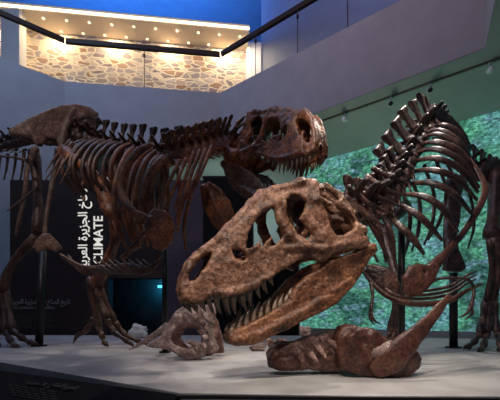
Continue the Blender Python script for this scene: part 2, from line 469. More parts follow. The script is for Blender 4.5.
# ================================================================== the hall
ZS = 5.65     # underside of the gallery
ZG = 7.30     # foot of the glass
ZR = 8.47     # hand rail
L0, C1, C2, C3, C4 = (-9.6, 6.23), (-5.13, 9.7), (-.874, 10.2), (4.25, 6.33), (3.2, 4.27)
struct('floor', box((-12, -1, -.1), (14, 18, 0)), 'floor')
struct('wall_left', upright(L0, C1, 0, ZG, .3), 'wall')
struct('wall_back', upright(C1, C2, ZS, ZG, .3), 'wall')
struct('wall_right', upright(C2, C3, ZS, ZG, .3), 'wall')
struct('wall_right_return', upright(C3, C4, ZS, ZG, .3), 'wall')
W1 = (9.5, 5.55); W0 = (1.62, 11.28)
struct('wall_far', upright((-9, 13.4), (-1.2, 13.45), 0, ZS, .2), 'ceil')
struct('wall_far_corner', upright((-1.2, 13.45), (1.62, 11.30), 0, ZS, .2), 'ceil')
# ceiling under the gallery and over the screen side
struct('ceiling', prism([(-9.6, 14.2), (-9.0, 10.1), (-5.13, 9.72), (-.874, 10.21), (4.26, 6.335), (3.21, 4.26), (12, 3.5), (12, 14.2)], ZS - .012, ZS + .12), 'ceil')
# gallery floor slab and upper room
struct('floor_gallery', prism([(-9.6, 6.6), (-5.2, 10.02), (-.85, 10.5), (4.3, 6.65), (6, 8), (6, 18), (-12, 18), (-12, 8)], ZG - .25, ZG - .02), 'floor')
struct('wall_gallery_stone', upright((-9.5, 11.9), (-.12, 13.0), ZG, 10.7, .25), 'stone')
struct('wall_gallery_right', upright((.42, 13.0), (9, 10.2), ZG, 14, .2), 'wall')
struct('wall_gallery_far', box((-14, 17, ZG), (12, 17.2, 14.5)), 'wall')
struct('ceiling_upper', box((-14, 9.4, 14), (12, 17.2, 14.2)), 'wall')
struct('trim_pillar_left', box((-7.95, 11.15, ZG), (-7.35, 11.5, 10.6)), 'white')
struct('trim_pillar', box((-.15, 12.9, ZG), (.41, 13.3, 10.9)), 'white')

can = empty('gallery_canopy', (-4, 12, 10.6))
tag(can, 'cream lit canopy with dotted downlights over the stone wall of the upper gallery', 'canopy')
mk('canopy_slab', *prism([(-9.5, 11.0), (-.02, 12.1), (-.12, 13.2), (-9.5, 12.2)], 10.66, 10.86), 'canopy', can, False)
mk('light_strip', *upright((-9.5, 10.97), (-.02, 12.07), 10.70, 10.76, .03), 'ledstrip', can, False)
for i in range(13):
    for j in range(2):
        x = -9.0 + i * .72 + j * .3; y = 11.0 + (x + 9.5) * 1.1 / 9.48 + .28 + j * .5
        a = np.linspace(0, 2 * math.pi, 13)[:-1]
        v, f = prism([(x + .045 * math.cos(t), y + .045 * math.sin(t)) for t in a], 10.64, 10.662)
        mk('downlight', v, f, 'led', can, False)
light('canopy_light', 'AREA', (-.12, 12.15, 10.6), (.1, 13, 8.5), 26, (1, .80, .56), .3)
for i in range(5):
    x = -8.4 + i * 1.85; y = 11.55 + (x + 9.5) * 1.1 / 9.48
    light('canopy_light', 'AREA', (x, y, 10.6), (x, y + .25, 8), 50, (1, .76, .46), .5)

def railing(a, b, n, label, gaps=.012):
    a = Vector(a); b = Vector(b); t = (b - a).normalized(); nr = Vector((-t.y, t.x))
    c = (a + b) / 2
    r = empty('glass_railing', (c.x, c.y, ZG)); tag(r, label, 'railing', None)
    Lg = (b - a).length
    for i in range(n):
        p = a + t * (Lg * i / n + gaps); q = a + t * (Lg * (i + 1) / n - gaps)
        mk('glass_panel', *upright(p + nr * .05, q + nr * .05, ZG - .01, ZR - .05, .012), 'glass', r, False)
    v, f = upright(a + nr * .02, b + nr * .02, ZR - .06, ZR + .06, .09)
    mk('handrail', v, f, 'rail', r, False)
    for i in range(1, n):
        p = a + t * (Lg * i / n)
        v, f = box((p.x - .010, p.y - .010, ZG), (p.x + .010, p.y + .010, ZR - .05)); mk('joint', v, f, 'rail', r, False)
        v, f = box((p.x - .03, p.y - .03, ZR - .30), (p.x + .03, p.y + .03, ZR - .24)); mk('clamp', v, f, 'rail', r, False)
    return r
railing(L0, C1, 3, 'glass balustrade with dark handrail sloping along the left edge of the gallery')
railing(C1, C2, 2, 'glass balustrade with dark handrail in front of the lit stone wall')
railing(C2, C3, 5, 'glass balustrade with dark handrail climbing to the top right beside the white pillar')

# lit picture wall on the right
vs_ = empty('video_wall', (4.0, 9.6, 0)); tag(vs_, 'glowing wall showing rippling green and blue water behind the right skeleton', 'screen')
mk('lit_picture', *upright(W0, W1, .42, ZS - .03, .05), 'screen', vs_, False)
mk('plinth_rail', *upright((W0[0] - .05, W0[1] - .07), (W1[0] - .05, W1[1] - .07), 0, .42, .1), M['ceil'], vs_, False)

# light track on the ceiling
A0, A1 = Vector((1.62, 8.75)), Vector((5.2, 6.15))
trk = empty('light_track', (3.4, 7.4, ZS)); tag(trk, 'brown lighting track running along the green ceiling', 'track')
mk('rail', *upright(A0, A1, ZS - .05, ZS - .002, .04), 'track', trk, False)
spots = [(345, .08, 'white'), (391, .0, 'black'), (430, .0, 'black'), (490, .05, 'white')]
labels = ['white spotlight on the ceiling track, furthest left of the four', 'small spotlight on the ceiling track, second from the left of the four',
          'small spotlight on the ceiling track right above the tall back spines', 'pale spotlight on the ceiling track at the far right edge']
for (px, dz, c_), lb in zip(spots, labels):
    # where the bearing of px meets the track line
    k = (px - 250) / F; dd = A1 - A0
    t = (k * A0.y - A0.x) / (dd.x - k * dd.y); p = A0 + dd * t
    s = empty('track_spotlight', (p.x, p.y, ZS - .05)); tag(s, lb, 'spotlight')
    mk('bracket', *box((p.x - .02, p.y - .02, ZS - .14), (p.x + .02, p.y + .02, ZS - .052)), 'lampwhite', s, False)
    v, f = tube([(Vector((p.x + .05, p.y + .10, ZS - .13)), .055), (Vector((p.x - .05, p.y - .10, ZS - .25)), .06)], rough=0, n=2, sides=14)
    mk('lamp_body', v, f, 'lampwhite' if c_ == 'white' else 'lampwhite', s)
    v, f = tube([(Vector((p.x - .055, p.y - .11, ZS - .256)), .05), (Vector((p.x - .065, p.y - .13, ZS - .268)), .045)], rough=0, n=1, sides=14)
    mk('lens', v, f, M['lampwhite'] if c_ == 'white' else M['black'], s)
# dome on the ceiling between the track and the screen
sm = mk('smoke_detector', *tube([(P(484, 82, 7.3) + Vector((0, 0, .0)), .01)] + [(Vector((P(484, 82, 7.3).x, 7.3, ZS - .03)), .07), (Vector((P(484, 82, 7.3).x, 7.3, ZS - .003)), .07)], rough=0, n=2), 'lampwhite')
bpy.data.objects.remove(sm)

# exhibit walls behind the left skeleton
def wall_px(x0, x1, d): return ((x0 - 250) / F * d, (x1 - 250) / F * d)
D1 = 8.4
xa, xb = wall_px(10, 108, D1); TOP = EYE + (316 - 180) / F * D1
ew = empty('exhibit_wall', ((xa + xb) / 2, D1, 0)); tag(ew, 'dark brown exhibit wall with white Arabic lettering behind the left skeleton', 'exhibit wall')
xk, xl = wall_px(46, 166, D1)
mk('dark_backing', *box((xk, D1 + .30, EYE + (316 - 277) / F * D1), (xl, D1 + .36, EYE + (316 - 167) / F * (D1 + .3))), 'panel', ew, False)  # dark sheet added to dim the bright strip behind the ribs
pan = mk('wall_panel', *box((xa, D1, 0), (xb, D1 + .3, TOP)), 'panel', ew, False)
xc, xd = wall_px(167, 252, D1)
pw = mk('partition_wall', *box((xc, D1, 0), (xd + .04, D1 + .3, TOP)), 'purple', None, False)
tag(pw, 'dull purple partition wall between the two skeletons behind the left snout', 'partition')
xe, xf = wall_px(204, 252, D1)
bs = empty('display_screen', ((xe + xf) / 2, D1 - .1, 0)); tag(bs, 'tall black screen panel standing against the purple partition between the skulls', 'screen')
mk('screen_panel', *box((xe, D1 - .12, 0), (xf, D1 - .005, TOP + .02)), 'info', bs, False)
mk('screen_border', *box((xe - .03, D1 - .10, TOP + .02), (xf + .03, D1 - .005, TOP + .06)), 'black', bs, False)
xg, xh = wall_px(253, 299, D1 + .4)
lw = mk('partition_wall', *box((xg, D1 + .4, 0), (xh, D1 + .6, EYE + (316 - 246) / F * (D1 + .4))), 'info', None, False)
tag(lw, 'low black partition wall seen through the open jaws', 'partition')
# doorway between them with a blue lamp inside
struct('wall_alcove_lintel', box((xb, D1, EYE + (316 - 278) / F * D1), (xc, D1 + .3, TOP)), 'panel')
struct('wall_alcove_back', box((xb - .6, D1 + 1.4, 0), (xc + .6, D1 + 1.5, TOP)), 'panel')
lampo = empty('wall_lamp', (-2.0, D1 - .05, 1.5)); tag(lampo, 'small blue lamp glowing at the dark doorway edge', 'lamp')
M['blue'] = glow('blue_lamp_glow', (.08, .60, 1), 2.5)
v, f = tube([(P(163, 286.5, D1 + .1), .035), (P(158, 286.5, D1 + .1), .03)], rough=0, n=2)
mk('bulb', v, f, 'blue', lampo)
v, f = tube([(P(166.5, 286.5, D1 + .1), .055), (P(163, 286.5, D1 + .1), .045)], rough=0, n=2)
mk('housing', v, f, 'black', lampo)

# lettering
AR = {'ا': (0xFE8D, 0xFE8E, None, None), 'ل': (0xFEDD, 0xFEDE, 0xFEDF, 0xFEE0), 'م': (0xFEE1, 0xFEE2, 0xFEE3, 0xFEE4), 'ن': (0xFEE5, 0xFEE6, 0xFEE7, 0xFEE8),
      'خ': (0xFEA5, 0xFEA6, 0xFEA7, 0xFEA8), 'ج': (0xFE9D, 0xFE9E, 0xFE9F, 0xFEA0), 'ز': (0xFEAF, 0xFEB0, None, None), 'ي': (0xFEF1, 0xFEF2, 0xFEF3, 0xFEF4),
      'ر': (0xFEAD, 0xFEAE, None, None), 'ة': (0xFE93, 0xFE94, None, None), 'ع': (0xFEC9, 0xFECA, 0xFECB, 0xFECC), 'ب': (0xFE8F, 0xFE90, 0xFE91, 0xFE92),
      'ت': (0xFE95, 0xFE96, 0xFE97, 0xFE98), 'ف': (0xFED1, 0xFED2, 0xFED3, 0xFED4), 'ق': (0xFED5, 0xFED6, 0xFED7, 0xFED8), 'د': (0xFEA9, 0xFEAA, None, None)}
def arabic(s):
    out = []
    for w_ in s.split(' '):
        o = ''
        for i, ch in enumerate(w_):
            f = AR[ch]; pj = i > 0 and AR[w_[i - 1]][2] is not None; nj = f[2] is not None and i < len(w_) - 1
            o += chr(f[3] if pj and nj else f[1] if pj else f[2] if nj else f[0])
        out.append(o[::-1])
    return ' '.join(out[::-1])
def lettering(name, s, origin, xdir, height, mat, parent, length=None, th=.01, updir=None):
    """text run as a mesh, first glyph at origin, running along xdir"""
    cu = bpy.data.curves.new(name, 'FONT'); cu.body = s; cu.size = 1; cu.extrude = .012; cu.resolution_u = 3
    cu.offset = .010
    to = bpy.data.objects.new(name, cu); col.objects.link(to)
    bpy.context.view_layer.update()
    me = bpy.data.meshes.new_from_object(to.evaluated_get(bpy.context.evaluated_depsgraph_get()))
    bpy.data.objects.remove(to); bpy.data.curves.remove(cu)
    n = len(me.vertices)
    if n == 0: return None
    c = np.empty(n * 3); me.vertices.foreach_get('co', c); c = c.reshape(-1, 3)
    c[:, 0] -= c[:, 0].min(); wd = c[:, 0].max()
    sx = (length / wd) if length else height; sy = height
    xd = Vector(xdir).normalized(); ud = Vector(updir or (0, 0, 1)).normalized(); nd = xd.cross(ud)
    V = [Vector(origin) + xd * (a[0] * sx) + ud * (a[1] * sy) + nd * (a[2] * .6) for a in c]
    fs = [tuple(p.vertices) for p in me.polygons]
    return mk(name, V, fs, mat, parent, False)
yL = D1 - .012
def on(px, py): p = P(px, py, yL); return p
# vertical lines: run upward
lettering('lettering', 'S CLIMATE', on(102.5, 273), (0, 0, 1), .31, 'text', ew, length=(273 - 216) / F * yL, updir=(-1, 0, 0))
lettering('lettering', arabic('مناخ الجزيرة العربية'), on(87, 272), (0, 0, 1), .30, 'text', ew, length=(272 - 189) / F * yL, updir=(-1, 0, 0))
lettering('lettering', arabic('تاريخ المناخ في الجزيرة العربية'), on(10.5, 304), (1, 0, 0), .17, 'dimtext', ew, length=60 / F * yL)
lettering('lettering', "THE CLIMATE OF ARABIA", on(10.5, 309), (1, 0, 0), .08, 'dimtext', ew, length=44 / F * yL)
M['faint'] = plain('faint_lettering', (.06, .045, .04), .7)
for cx_ in (15, 36):
    vv, ff = [], []
    for i in range(7):
        a = on(cx_, 317 + i * 2.2); b = a + Vector(((17 if i % 3 else 13) / F * yL, 0, .02))
        v, f = box((a.x, yL - .002, a.z), (b.x, yL + .01, b.z)); ff += [tuple(k + len(vv) for k in q) for q in f]; vv += v
    mk('text_block', vv, ff, 'faint', ew, False)

# the plinth
pl = [(-7, 5.6), (-2.42, 3.40), (-.42, 2.05), (.6, 1.97), (4.5, 1.90), (6.2, 5.0), (4.4, 6.9), (1.5, 8.0), (-1.0, 8.2), (-7.5, 8.2)]
ph = struct('floor_plinth', prism([Vector(a) for a in pl], 0, ZP), 'plinth')
struct('trim_plinth_edge', upright((-.42, 1.985), (4.5, 1.83), ZP - .02, ZP - .004, .04), 'black')
# sloping information panel along the left edge of the plinth
def tilt_panel():
    a, b = Vector((-7.0, 5.55, 0)), Vector((-.40, 2.02, 0)); t = (b - a).normalized(); n = Vector((t.y, -t.x, 0))
    if n.y > 0: n = -n
    n *= .9
    v = [a + Vector((0, 0, ZP - .005)), b + Vector((0, 0, ZP - .005)), b + n * .75 + Vector((0, 0, ZP - .24)), a + n * .75 + Vector((0, 0, ZP - .24))]
    v += [Vector((q.x, q.y, 0)) for q in v]
    return v, [(0, 3, 2, 1), (4, 5, 6, 7), (0, 1, 5, 4), (1, 2, 6, 5), (2, 3, 7, 6), (3, 0, 4, 7)], t, n
v, f, tt, nn = tilt_panel()
ip = empty('information_panel', (-2.2, 2.6, 0)); tag(ip, 'black sloping information panel with small grey lettering along the plinth edge', 'panel')
mk('panel_body', v, f, 'info', ip, False)
M['dimtext'] = M['faint']
up_ = (Vector((0, 0, .235)) - nn * .75).normalized()
def onpanel(px, py):
    # bearing meets the sloping face
    n0 = tt.cross(up_); p0 = Vector((-7.0, 5.55, ZP - .005)); C = Vector((0, 0, EYE)); d = Vector(((px - 250) / F, 1, -(py - 316) / F))
    return C + d * ((p0 - C).dot(n0) / d.dot(n0)) - Vector((0, .004, -.004))
a = onpanel(26, 384); b = onpanel(44, 386.5)
lettering('lettering', arabic('الجزيرة'), a, tt, .05, 'dimtext', ip, length=(b - a).length, updir=up_)
a = onpanel(50, 387); b = onpanel(74, 391)
lettering('lettering', arabic('العربية المناخ'), a, tt, .07, 'dimtext', ip, length=(b - a).length, updir=up_)
vv, ff = [], []
for i in range(5):
    a = onpanel(6 + i * 1.5, 385 + i * 2.6); b = onpanel(56 + i, 393 + i * 2.6)
    for k in range(6):
        p = a.lerp(b, k / 6 + .01); q = a.lerp(b, k / 6 + .13); u = up_ * .006
        base = len(vv); z = Vector((0, -.002, .004))
        vv += [p, q, q + u, p + u, p + z, q + z, q + u + z, p + u + z]; ff += [tuple(m + base for m in t_) for t_ in box((0, 0, 0), (1, 1, 1))[1]]
mk('text_block', vv, ff, 'faint', ip, False)

# ================================================================== tyrannosaur skull, sculpted once
SK = Frame(280, 245, 2.62, 20)
def Wx(x):
    """half width of the skull along its length, snout at -x"""
    xs = np.array([-.80, -.74, -.66, -.50, -.20, .05, .25, .45, .70]); ws = np.array([.035, .085, .115, .135, .165, .21, .265, .29, .28])
    return np.interp(x, xs, ws)
TOPZ = None
def st(px, py, extra=0):
    """bearing onto the near cheek of the skull"""
    x = 0
    for _ in range(5): x, z = SK.sight(px, py, -(float(Wx(x)) + extra))
    return (x, z)
sk_out = [(184, 301), (181.5, 292), (181, 284), (183, 274), (187, 266), (197, 253), (206, 246), (215, 240), (227, 228), (245, 209), (256, 195), (262, 187), (275, 186), (290, 180), (300, 176),
          (311, 174), (321, 176), (330, 180), (341, 187), (353, 198), (360, 212), (368, 229), (378, 240), (376, 246), (362, 248), (347, 249), (335, 253), (325, 262), (316, 260), (311, 255), (300, 259),
          (290, 265), (278, 273), (266, 281), (254, 290), (235, 295), (208, 297), (196, 304)]
h_naris = [(211, 253), (201, 257), (192, 266), (188, 274), (190, 281), (195, 279), (201, 273), (207, 263)]
h_ant = [(275, 204), (264, 212), (255, 222), (248, 235), (247, 248), (256, 250), (268, 246), (283, 244), (284, 236), (280, 226), (277, 215)]
h_max = [(233, 250), (240, 249), (246, 253), (247, 260), (240, 262), (235, 257)]
h_orb = [(288, 199), (293, 194), (301, 196), (307, 202), (305, 212), (300, 218), (306, 225), (312, 234), (308, 239), (299, 233), (291, 222), (287, 210)]
h_ltf = [(322, 188), (332, 186), (341, 190), (347, 196), (337, 202), (342, 208), (354, 213), (359, 220), (355, 229), (346, 234), (337, 235), (332, 226), (327, 208), (322, 196)]
def tz(lst): return [st(*a) for a in lst]
def build_skull(wide=0.0):
    S = Sdf((-.84, -.36, -.50), (.78, .36, .62), .0105)
    X, Z = np.meshgrid(S.ax[0], S.ax[2], indexing='ij')
    out = tz(sk_out)
    dfull = poly_sd(X, Z, out); d2 = dfull.copy()
    for q, e in ((h_naris, .010 + wide * 1.7), (h_ant, .004 + wide), (h_max, .004 + wide), (h_orb, .006 + wide), (h_ltf, .004 + wide)): d2 = np.maximum(d2, -poly_sd(X, Z, tz(q)) + e)
    # top line of the profile
    tops = tz(sk_out[2:24]); tx = [a[0] for a in tops]; tzv = [a[1] for a in tops]
    o = np.argsort(tx); ztop = np.interp(S.ax[0], np.array(tx)[o], np.array(tzv)[o])
    h_ = np.clip((Z - (ztop[:, None] - .17)) / .17, 0, 1)
    W = Wx(X) * (1 - .30 * h_ ** 2)
    Y = S.ax[1][None, :, None]
    th = .021 + .012 * np.clip((-X - .05) / .4, 0, 1)
    wall = smax(d2[:, None, :] - .004 + 0 * Y, np.abs(np.abs(Y) - (W[:, None, :] - .02)) - th[:, None, :], .022)
    S.D = wall
    # roof bones: nasals, frontals
    din = dfull[:, None, :]
    zt = ztop[:, None, None] - np.abs(Y) ** 2 * 1.2
    Zb = S.ax[2][None, None, :]
    roof = smax(smax(np.abs(Zb - zt + .035) - .026, np.abs(Y) - (Wx(S.ax[0]) * .80)[:, None, None], .02), din + .0, .01)
    # openings in the roof behind the brow
    gap = np.sqrt(((S.ax[0][:, None, None] - .34) / .11) ** 2 + ((np.abs(Y) - .13) / .075) ** 2) - 1
    roof = np.maximum(roof, -gap * .08)
    S.D = np.minimum(S.D, roof + 0 * S.D)
    # front of the snout
    nose = smax(din + .012 + 0 * Y, np.abs(Y) - .10, .02)
    S.D = np.minimum(S.D, np.where(S.ax[0][:, None, None] < -.68, np.maximum(nose, -(poly_sd(X, Z, tz(h_naris)))[:, None, :] * 1.0 - .0 + 0 * Y), 1))
    # palate, braincase and hind wall
    for s in (-1, 1):
        S.cap((-.55, s * .05, -.20), (.15, s * .10, -.02), .030, .030, sq=(1, 1, 1.3))
        S.cap((.10, s * .10, -.02), (.50, s * .22, .02), .03, .03)
        S.cap((.12, s * .08, .03), (.30, s * .05, .28), .035, .04)
        S.cap((.42, s * .06, .20), (.56, s * .24, .10), .05, .035)
    S.cap((.22, 0, .22), (.50, 0, .14), .085, .07)
    S.cap((.50, 0, .12), (.60, 0, .10), .045, .04)
    S.cap((.30, 0, .36), (.52, 0, .30), .05, .04, sq=(1, .6, 1))
    # ridges that stand proud of the cheeks
    def ridge(pts, r, k=.02):
        q = [st(a, b, .0) for a, b in pts]
        for s in (-1, 1):
            pp = [((x, s * (float(Wx(x)) * (1 - .30 * float(np.clip((z - (np.interp(x, S.ax[0], ztop) - .17)) / .17, 0, 1)) ** 2) - .004), z), rr) for (x, z), rr in zip(q, r)]
            S.chain(pp, k)
    ridge([(190, 262), (203, 250), (220, 238), (238, 219), (256, 200), (268, 193)], [.020, .024, .026, .026, .024, .020])
    ridge([(196, 258), (216, 244), (240, 226), (262, 209), (276, 203)], [.012, .014, .014, .014, .016])
    ridge([(268, 192), (277, 203), (281, 220), (290, 236), (303, 247)], [.028, .030, .026, .026, .020])      # lacrimal
    ridge([(275, 188), (290, 185), (303, 181), (318, 180)], [.028, .026, .036, .028])                       # brow
    ridge([(314, 184), (316, 200), (319, 216), (324, 232), (328, 243)], [.034, .030, .026, .026, .024])      # postorbital bar
    ridge([(306, 216), (314, 226), (320, 240)], [.022, .026, .022])
    ridge([(285, 248), (305, 247), (325, 249), (345, 244), (366, 239)], [.018, .024, .028, .022, .022])      # jugal
    ridge([(332, 181), (346, 192), (356, 207), (364, 224), (371, 238)], [.020, .024, .020, .022, .030])      # squamosal, quadrate
    ridge([(348, 196), (341, 201)], [.018, .012])
    ridge([(228, 262), (236, 263), (246, 262)], [.012, .014, .010])
    ridge([(205, 292), (222, 293), (240, 290), (256, 284), (270, 275)], [.016, .020, .020, .016, .014])      # tooth margin
    ridge([(203, 272), (204, 285), (206, 294)], [.014, .014, .014])
    ridge([(186, 298), (183, 288), (184, 277), (190, 266)], [.020, .018, .016, .016])
    ridge([(248, 252), (258, 246), (262, 240)], [.014, .014, .008])
    ridge([(262, 250), (268, 243), (272, 237)], [.014, .012, .006])
    ridge([(274, 250), (281, 243), (284, 237)], [.014, .014, .010])
    # suture behind the premaxilla
    for s in (-1, 1):
        q = [st(201, 275), st(201.5, 286), st(202, 297)]
        for a, b in zip(q[:-1], q[1:]):
            S.cap((a[0], s * (float(Wx(a[0])) + .012), a[1]), (b[0], s * (float(Wx(b[0])) + .012), b[1]), .009, neg=True)
    return S.mesh(.0062, (9, 24, 60))
SKV, SKF = build_skull()
TLV, TLF = build_skull(.014)

lj_out = [(376, 243), (361, 250), (341, 256), (325, 264), (307, 275), (296, 286), (288, 300), (276, 309), (262, 317), (248, 324), (232, 331), (227, 336), (229, 343), (236, 347), (252, 346), (268, 340), (285, 332), (300, 324), (321, 314),
          (339, 303), (354, 288), (363, 273), (371, 259), (379, 250)]
def JW(x):
    xs = np.array([-.80, -.56, -.45, -.30, 0, .3, .6]); ws = np.array([.02, .03, .07, .11, .16, .22, .25])
    return np.interp(x, xs, ws)
def jt(px, py):
    x = 0
    for _ in range(5): x, z = SK.sight(px, py, -float(JW(x)))
    return (x, z)
def build_jaw():
    S = Sdf((-.62, -.31, -.80), (.72, .31, .12), .0105)
    X, Z = np.meshgrid(S.ax[0], S.ax[2], indexing='ij')
    d2 = poly_sd(X, Z, [jt(*a) for a in lj_out])
    Y = S.ax[1][None, :, None]; W = JW(X)
    S.D = smax(d2[:, None, :] + .004 + 0 * Y, np.abs(np.abs(Y) - (W[:, None, :] - .02)) - .026, .022)
    def ridge(pts, r, neg=False):
        q = [jt(a, b) for a, b in pts]
        for s in (-1, 1):
            for (a, ra), (b, rb) in zip(list(zip(q, r))[:-1], list(zip(q, r))[1:]):
                o = .016 if neg else -.004
                S.cap((a[0], s * (float(JW(a[0])) + o), a[1]), (b[0], s * (float(JW(b[0])) + o), b[1]), ra, rb, .02, neg=neg)
    ridge([(372, 247), (352, 256), (332, 263), (316, 274)], [.026, .020, .018, .012])
    ridge([(234, 341), (262, 333), (292, 318), (322, 300), (350, 280)], [.022, .026, .028, .024, .018])
    ridge([(300, 281), (306, 289), (318, 295), (333, 294), (343, 290)], [.010] * 5, neg=True)
    ridge([(312, 284), (314, 285)], [.020, .020], neg=True)
    return S.mesh(.0055, (9, 24, 60))
LJV, LJF = build_jaw()

# one tooth: slightly curved, flattened cone, root at origin, tip along -z
def tooth_mesh():
    v, f = tube([(Vector((0, 0, .02)), .014), (Vector((0, 0, -.02)), .0135), (Vector((.006, 0, -.055)), .009), (Vector((.018, 0, -.088)), .002)], .7, n=3, sides=8, rough=0, cut=False)
    me = bpy.data.meshes.new('tooth'); me.from_pydata([tuple(a) for a in v], [], f); me.materials.append(M['tooth'])
    me.polygons.foreach_set('use_smooth', [True] * len(me.polygons)); return me
TOOTH = tooth_mesh()
up_line = [(187, 301), (194, 303), (201, 299), (209, 296), (217, 296), (226, 295), (235, 294), (243, 292), (251, 289), (258, 285), (264, 281), (271, 277)]
up_len = [.6, .65, .7, .9, 1.15, 1.3, 1.2, 1.25, 1.0, .8, .7, .5]
lo_line = [(233, 332), (240, 329), (248, 325), (255, 321), (262, 317.5), (269, 314), (276, 310), (282, 306), (288, 301), (292, 295)]
lo_len = [.6, .8, 1.0, 1.0, .9, .95, .8, .75, .6, .5]
def build_case():
    S = Sdf((-.10, -.20, -.20), (.72, .20, .50), .013)
    X, Z = np.meshgrid(S.ax[0], S.ax[2], indexing='ij')
    d2 = poly_sd(X, Z, [SK.sight(a, b, -.10) for a, b in ((316, 190), (334, 184), (350, 194), (362, 214), (366, 234), (350, 240), (334, 240), (322, 232), (306, 236), (300, 226), (312, 214))])
    Y = S.ax[1][None, :, None]
    S.D = smax(d2[:, None, :] + 0 * Y, np.abs(Y) - .035, .02)
    S.cap((.20, 0, .26), (.55, 0, .12), .10, .07)
    return S.mesh(.010, (8, 21))
BCV, BCF = build_case()
def warp(V):
    """the left animal has a taller, blunter snout"""
    V = np.array(V, float); x = V[:, 0]; zb = -.37 + (x + .75) / 1.1 * .32; h = np.clip((V[:, 2] - zb) / .25, 0, 1)
    V[:, 2] += h * (.16 * np.clip((-x - .25) / .4, 0, 1) + .10 * np.clip((x - .28) / .25, 0, 1) - .05 * np.exp(-((x + .05) / .2) ** 2)); return V
def grow_head(root, mat_sk, mat_jw, world, tall=False):
    sk = mk('skull', warp(TLV) if tall else SKV, TLF if tall else SKF, mat_sk, root, world=world)
    mk('braincase', BCV, BCF, 'dark', root, world=world)  # dark bone colour stands in for the shade behind the skull openings
    jw = mk('lower_jaw', LJV, LJF, mat_jw, root, world=world)
    for line, ln, part, sg, fn, wf in ((up_line, up_len, sk, 1, st, Wx), (lo_line, lo_len, jw, -1, jt, JW)):
        for s in (-1, 1):
            for (px, py), l in zip(line, ln):
                x, z = fn(px, py)
                y = s * (float(wf(x)) - .022)
                l2 = l * random.uniform(.85, 1.12)
                o = bpy.data.objects.new('tooth', TOOTH)
                lean = random.uniform(-.12, .12)
                rot = Matrix.Rotation(lean, 4, 'Y') @ Matrix.Rotation(s * sg * -.08, 4, 'X')
                if sg < 0: rot = Matrix.Rotation(math.pi, 4, 'X') @ rot
                o.matrix_basis = Matrix.Translation((x, y, z + (.012 if sg > 0 else -.008))) @ rot @ Matrix.Diagonal((1.55, 1.5, l2 * 1.45, 1))
                col.objects.link(o); o.parent = part
    return sk, jw

# vertebra, sculpted once per region: x along the column, z up
def vertebra_mesh(spine, slant, width, tp, cerv=False):
    S = Sdf((-.17, -.26, -.14), (.17, .26, spine + .12), .011)
    S.cap((-.045, 0, 0), (-.04, 0, 0), .070); S.cap((.045, 0, 0), (.04, 0, 0), .070); S.cap((-.04, 0, 0), (.04, 0, 0), .052)
    for s in (-1, 1):
        S.cap((0, s * .035, .04), (0, s * .03, .12), .024)
        S.cap((0, s * .02, .11), (-.02, s * tp, .12 + tp * .35), .030, .020, sq=(1, 1, 1.2))
        S.cap((0, s * .03, .12), (.075, s * .05, .125), .020, .018)
        S.cap((0, s * .03, .12), (-.075, s * .05, .145), .020, .018)
        if cerv: S.cap((-.01, s * .06, -.02), (-.12, s * .09, -.07), .018, .010)
    X, Z = np.meshgrid(S.ax[0], S.ax[2], indexing='ij')
    w_ = width
    d2 = poly_sd(X, Z, [(-w_, .10), (w_ * .8, .10), (w_ * .7 + slant, spine * .7), (w_ * 1.1 + slant, spine), (-w_ * .9 + slant, spine + .02), (-w_ * .7 + slant, spine * .6)])
    Y = S.ax[1][None, :, None]
    S.D = np.minimum(S.D, smax(d2[:, None, :] + 0 * Y, np.abs(Y) - .015 - .012 * np.clip((S.ax[2][None, None, :] - spine * .75) / .06, 0, 1), .012))
    v, f = S.mesh(.006, (12, 30))
    me = bpy.data.meshes.new('vertebra'); me.from_pydata([tuple(a) for a in v], [], [tuple(int(i) for i in q) for q in f])
    me.polygons.foreach_set('use_smooth', [True] * len(me.polygons)); return me
V_CERV = vertebra_mesh(.24, -.01, .05, .15, True)
V_DORS = vertebra_mesh(.34, -.02, .055, .17)
V_BACK = vertebra_mesh(.36, -.03, .085, .15)
V_TAIL = vertebra_mesh(.22, -.05, .03, .14)
VM = {}
def vertebrae(root, line, n, mesh, mat, s0, s1, upv=(0, 0, 1), t0=0, t1=1, name='vertebra', roll=0):
    """n vertebrae set along a path of points; returns their places"""
    c = catmull([(P(*a), 1) for a in line], 12); pts = [a[0] for a in c]
    L = [0]
    for a, b in zip(pts[:-1], pts[1:]): L.append(L[-1] + (b - a).length)
    key = (mesh.name, mat)
    if key not in VM:
        m2 = mesh.copy(); m2.materials.clear(); m2.materials.append(M[mat]); VM[key] = m2
    out = []
    for i in range(n):
        u = (t0 + (t1 - t0) * i / max(1, n - 1)) * L[-1]
        k = max(0, min(len(pts) - 2, int(np.searchsorted(L, u)) - 1)); q = (u - L[k]) / max(1e-6, L[k + 1] - L[k])
        p = pts[k].lerp(pts[k + 1], q); t = (pts[k + 1] - pts[k]).normalized()
        uv = Vector(upv) if not callable(upv) else Vector(upv(i / max(1, n - 1)))
        y = uv.cross(t).normalized(); z = t.cross(y).normalized()
        m = Matrix((t, y, z)).transposed().to_4x4()
        s = s0 + (s1 - s0) * i / max(1, n - 1)
        o = copy_of(VM[key], name, Matrix.Translation(p) @ m @ Matrix.Rotation(roll + random.uniform(-.04, .04), 4, 'X') @ Matrix.Diagonal((s, s, s * random.uniform(.95, 1.05), 1)), root)
        out.append((p, t, z, s))
    return out
def rib(root, pp, r, mat, flat=.45, up=(0, 1, 0), name='rib'):
    n = len(pp)
    rs = [r * (1.15 if i == 0 else 1.0 if i < n - 1 else .55) for i in range(n)]
    v, f = tube(path(pp, rs), flat, n=6, sides=8, up=up, rough=.05)
    return mk(name, v, f, mat, root)
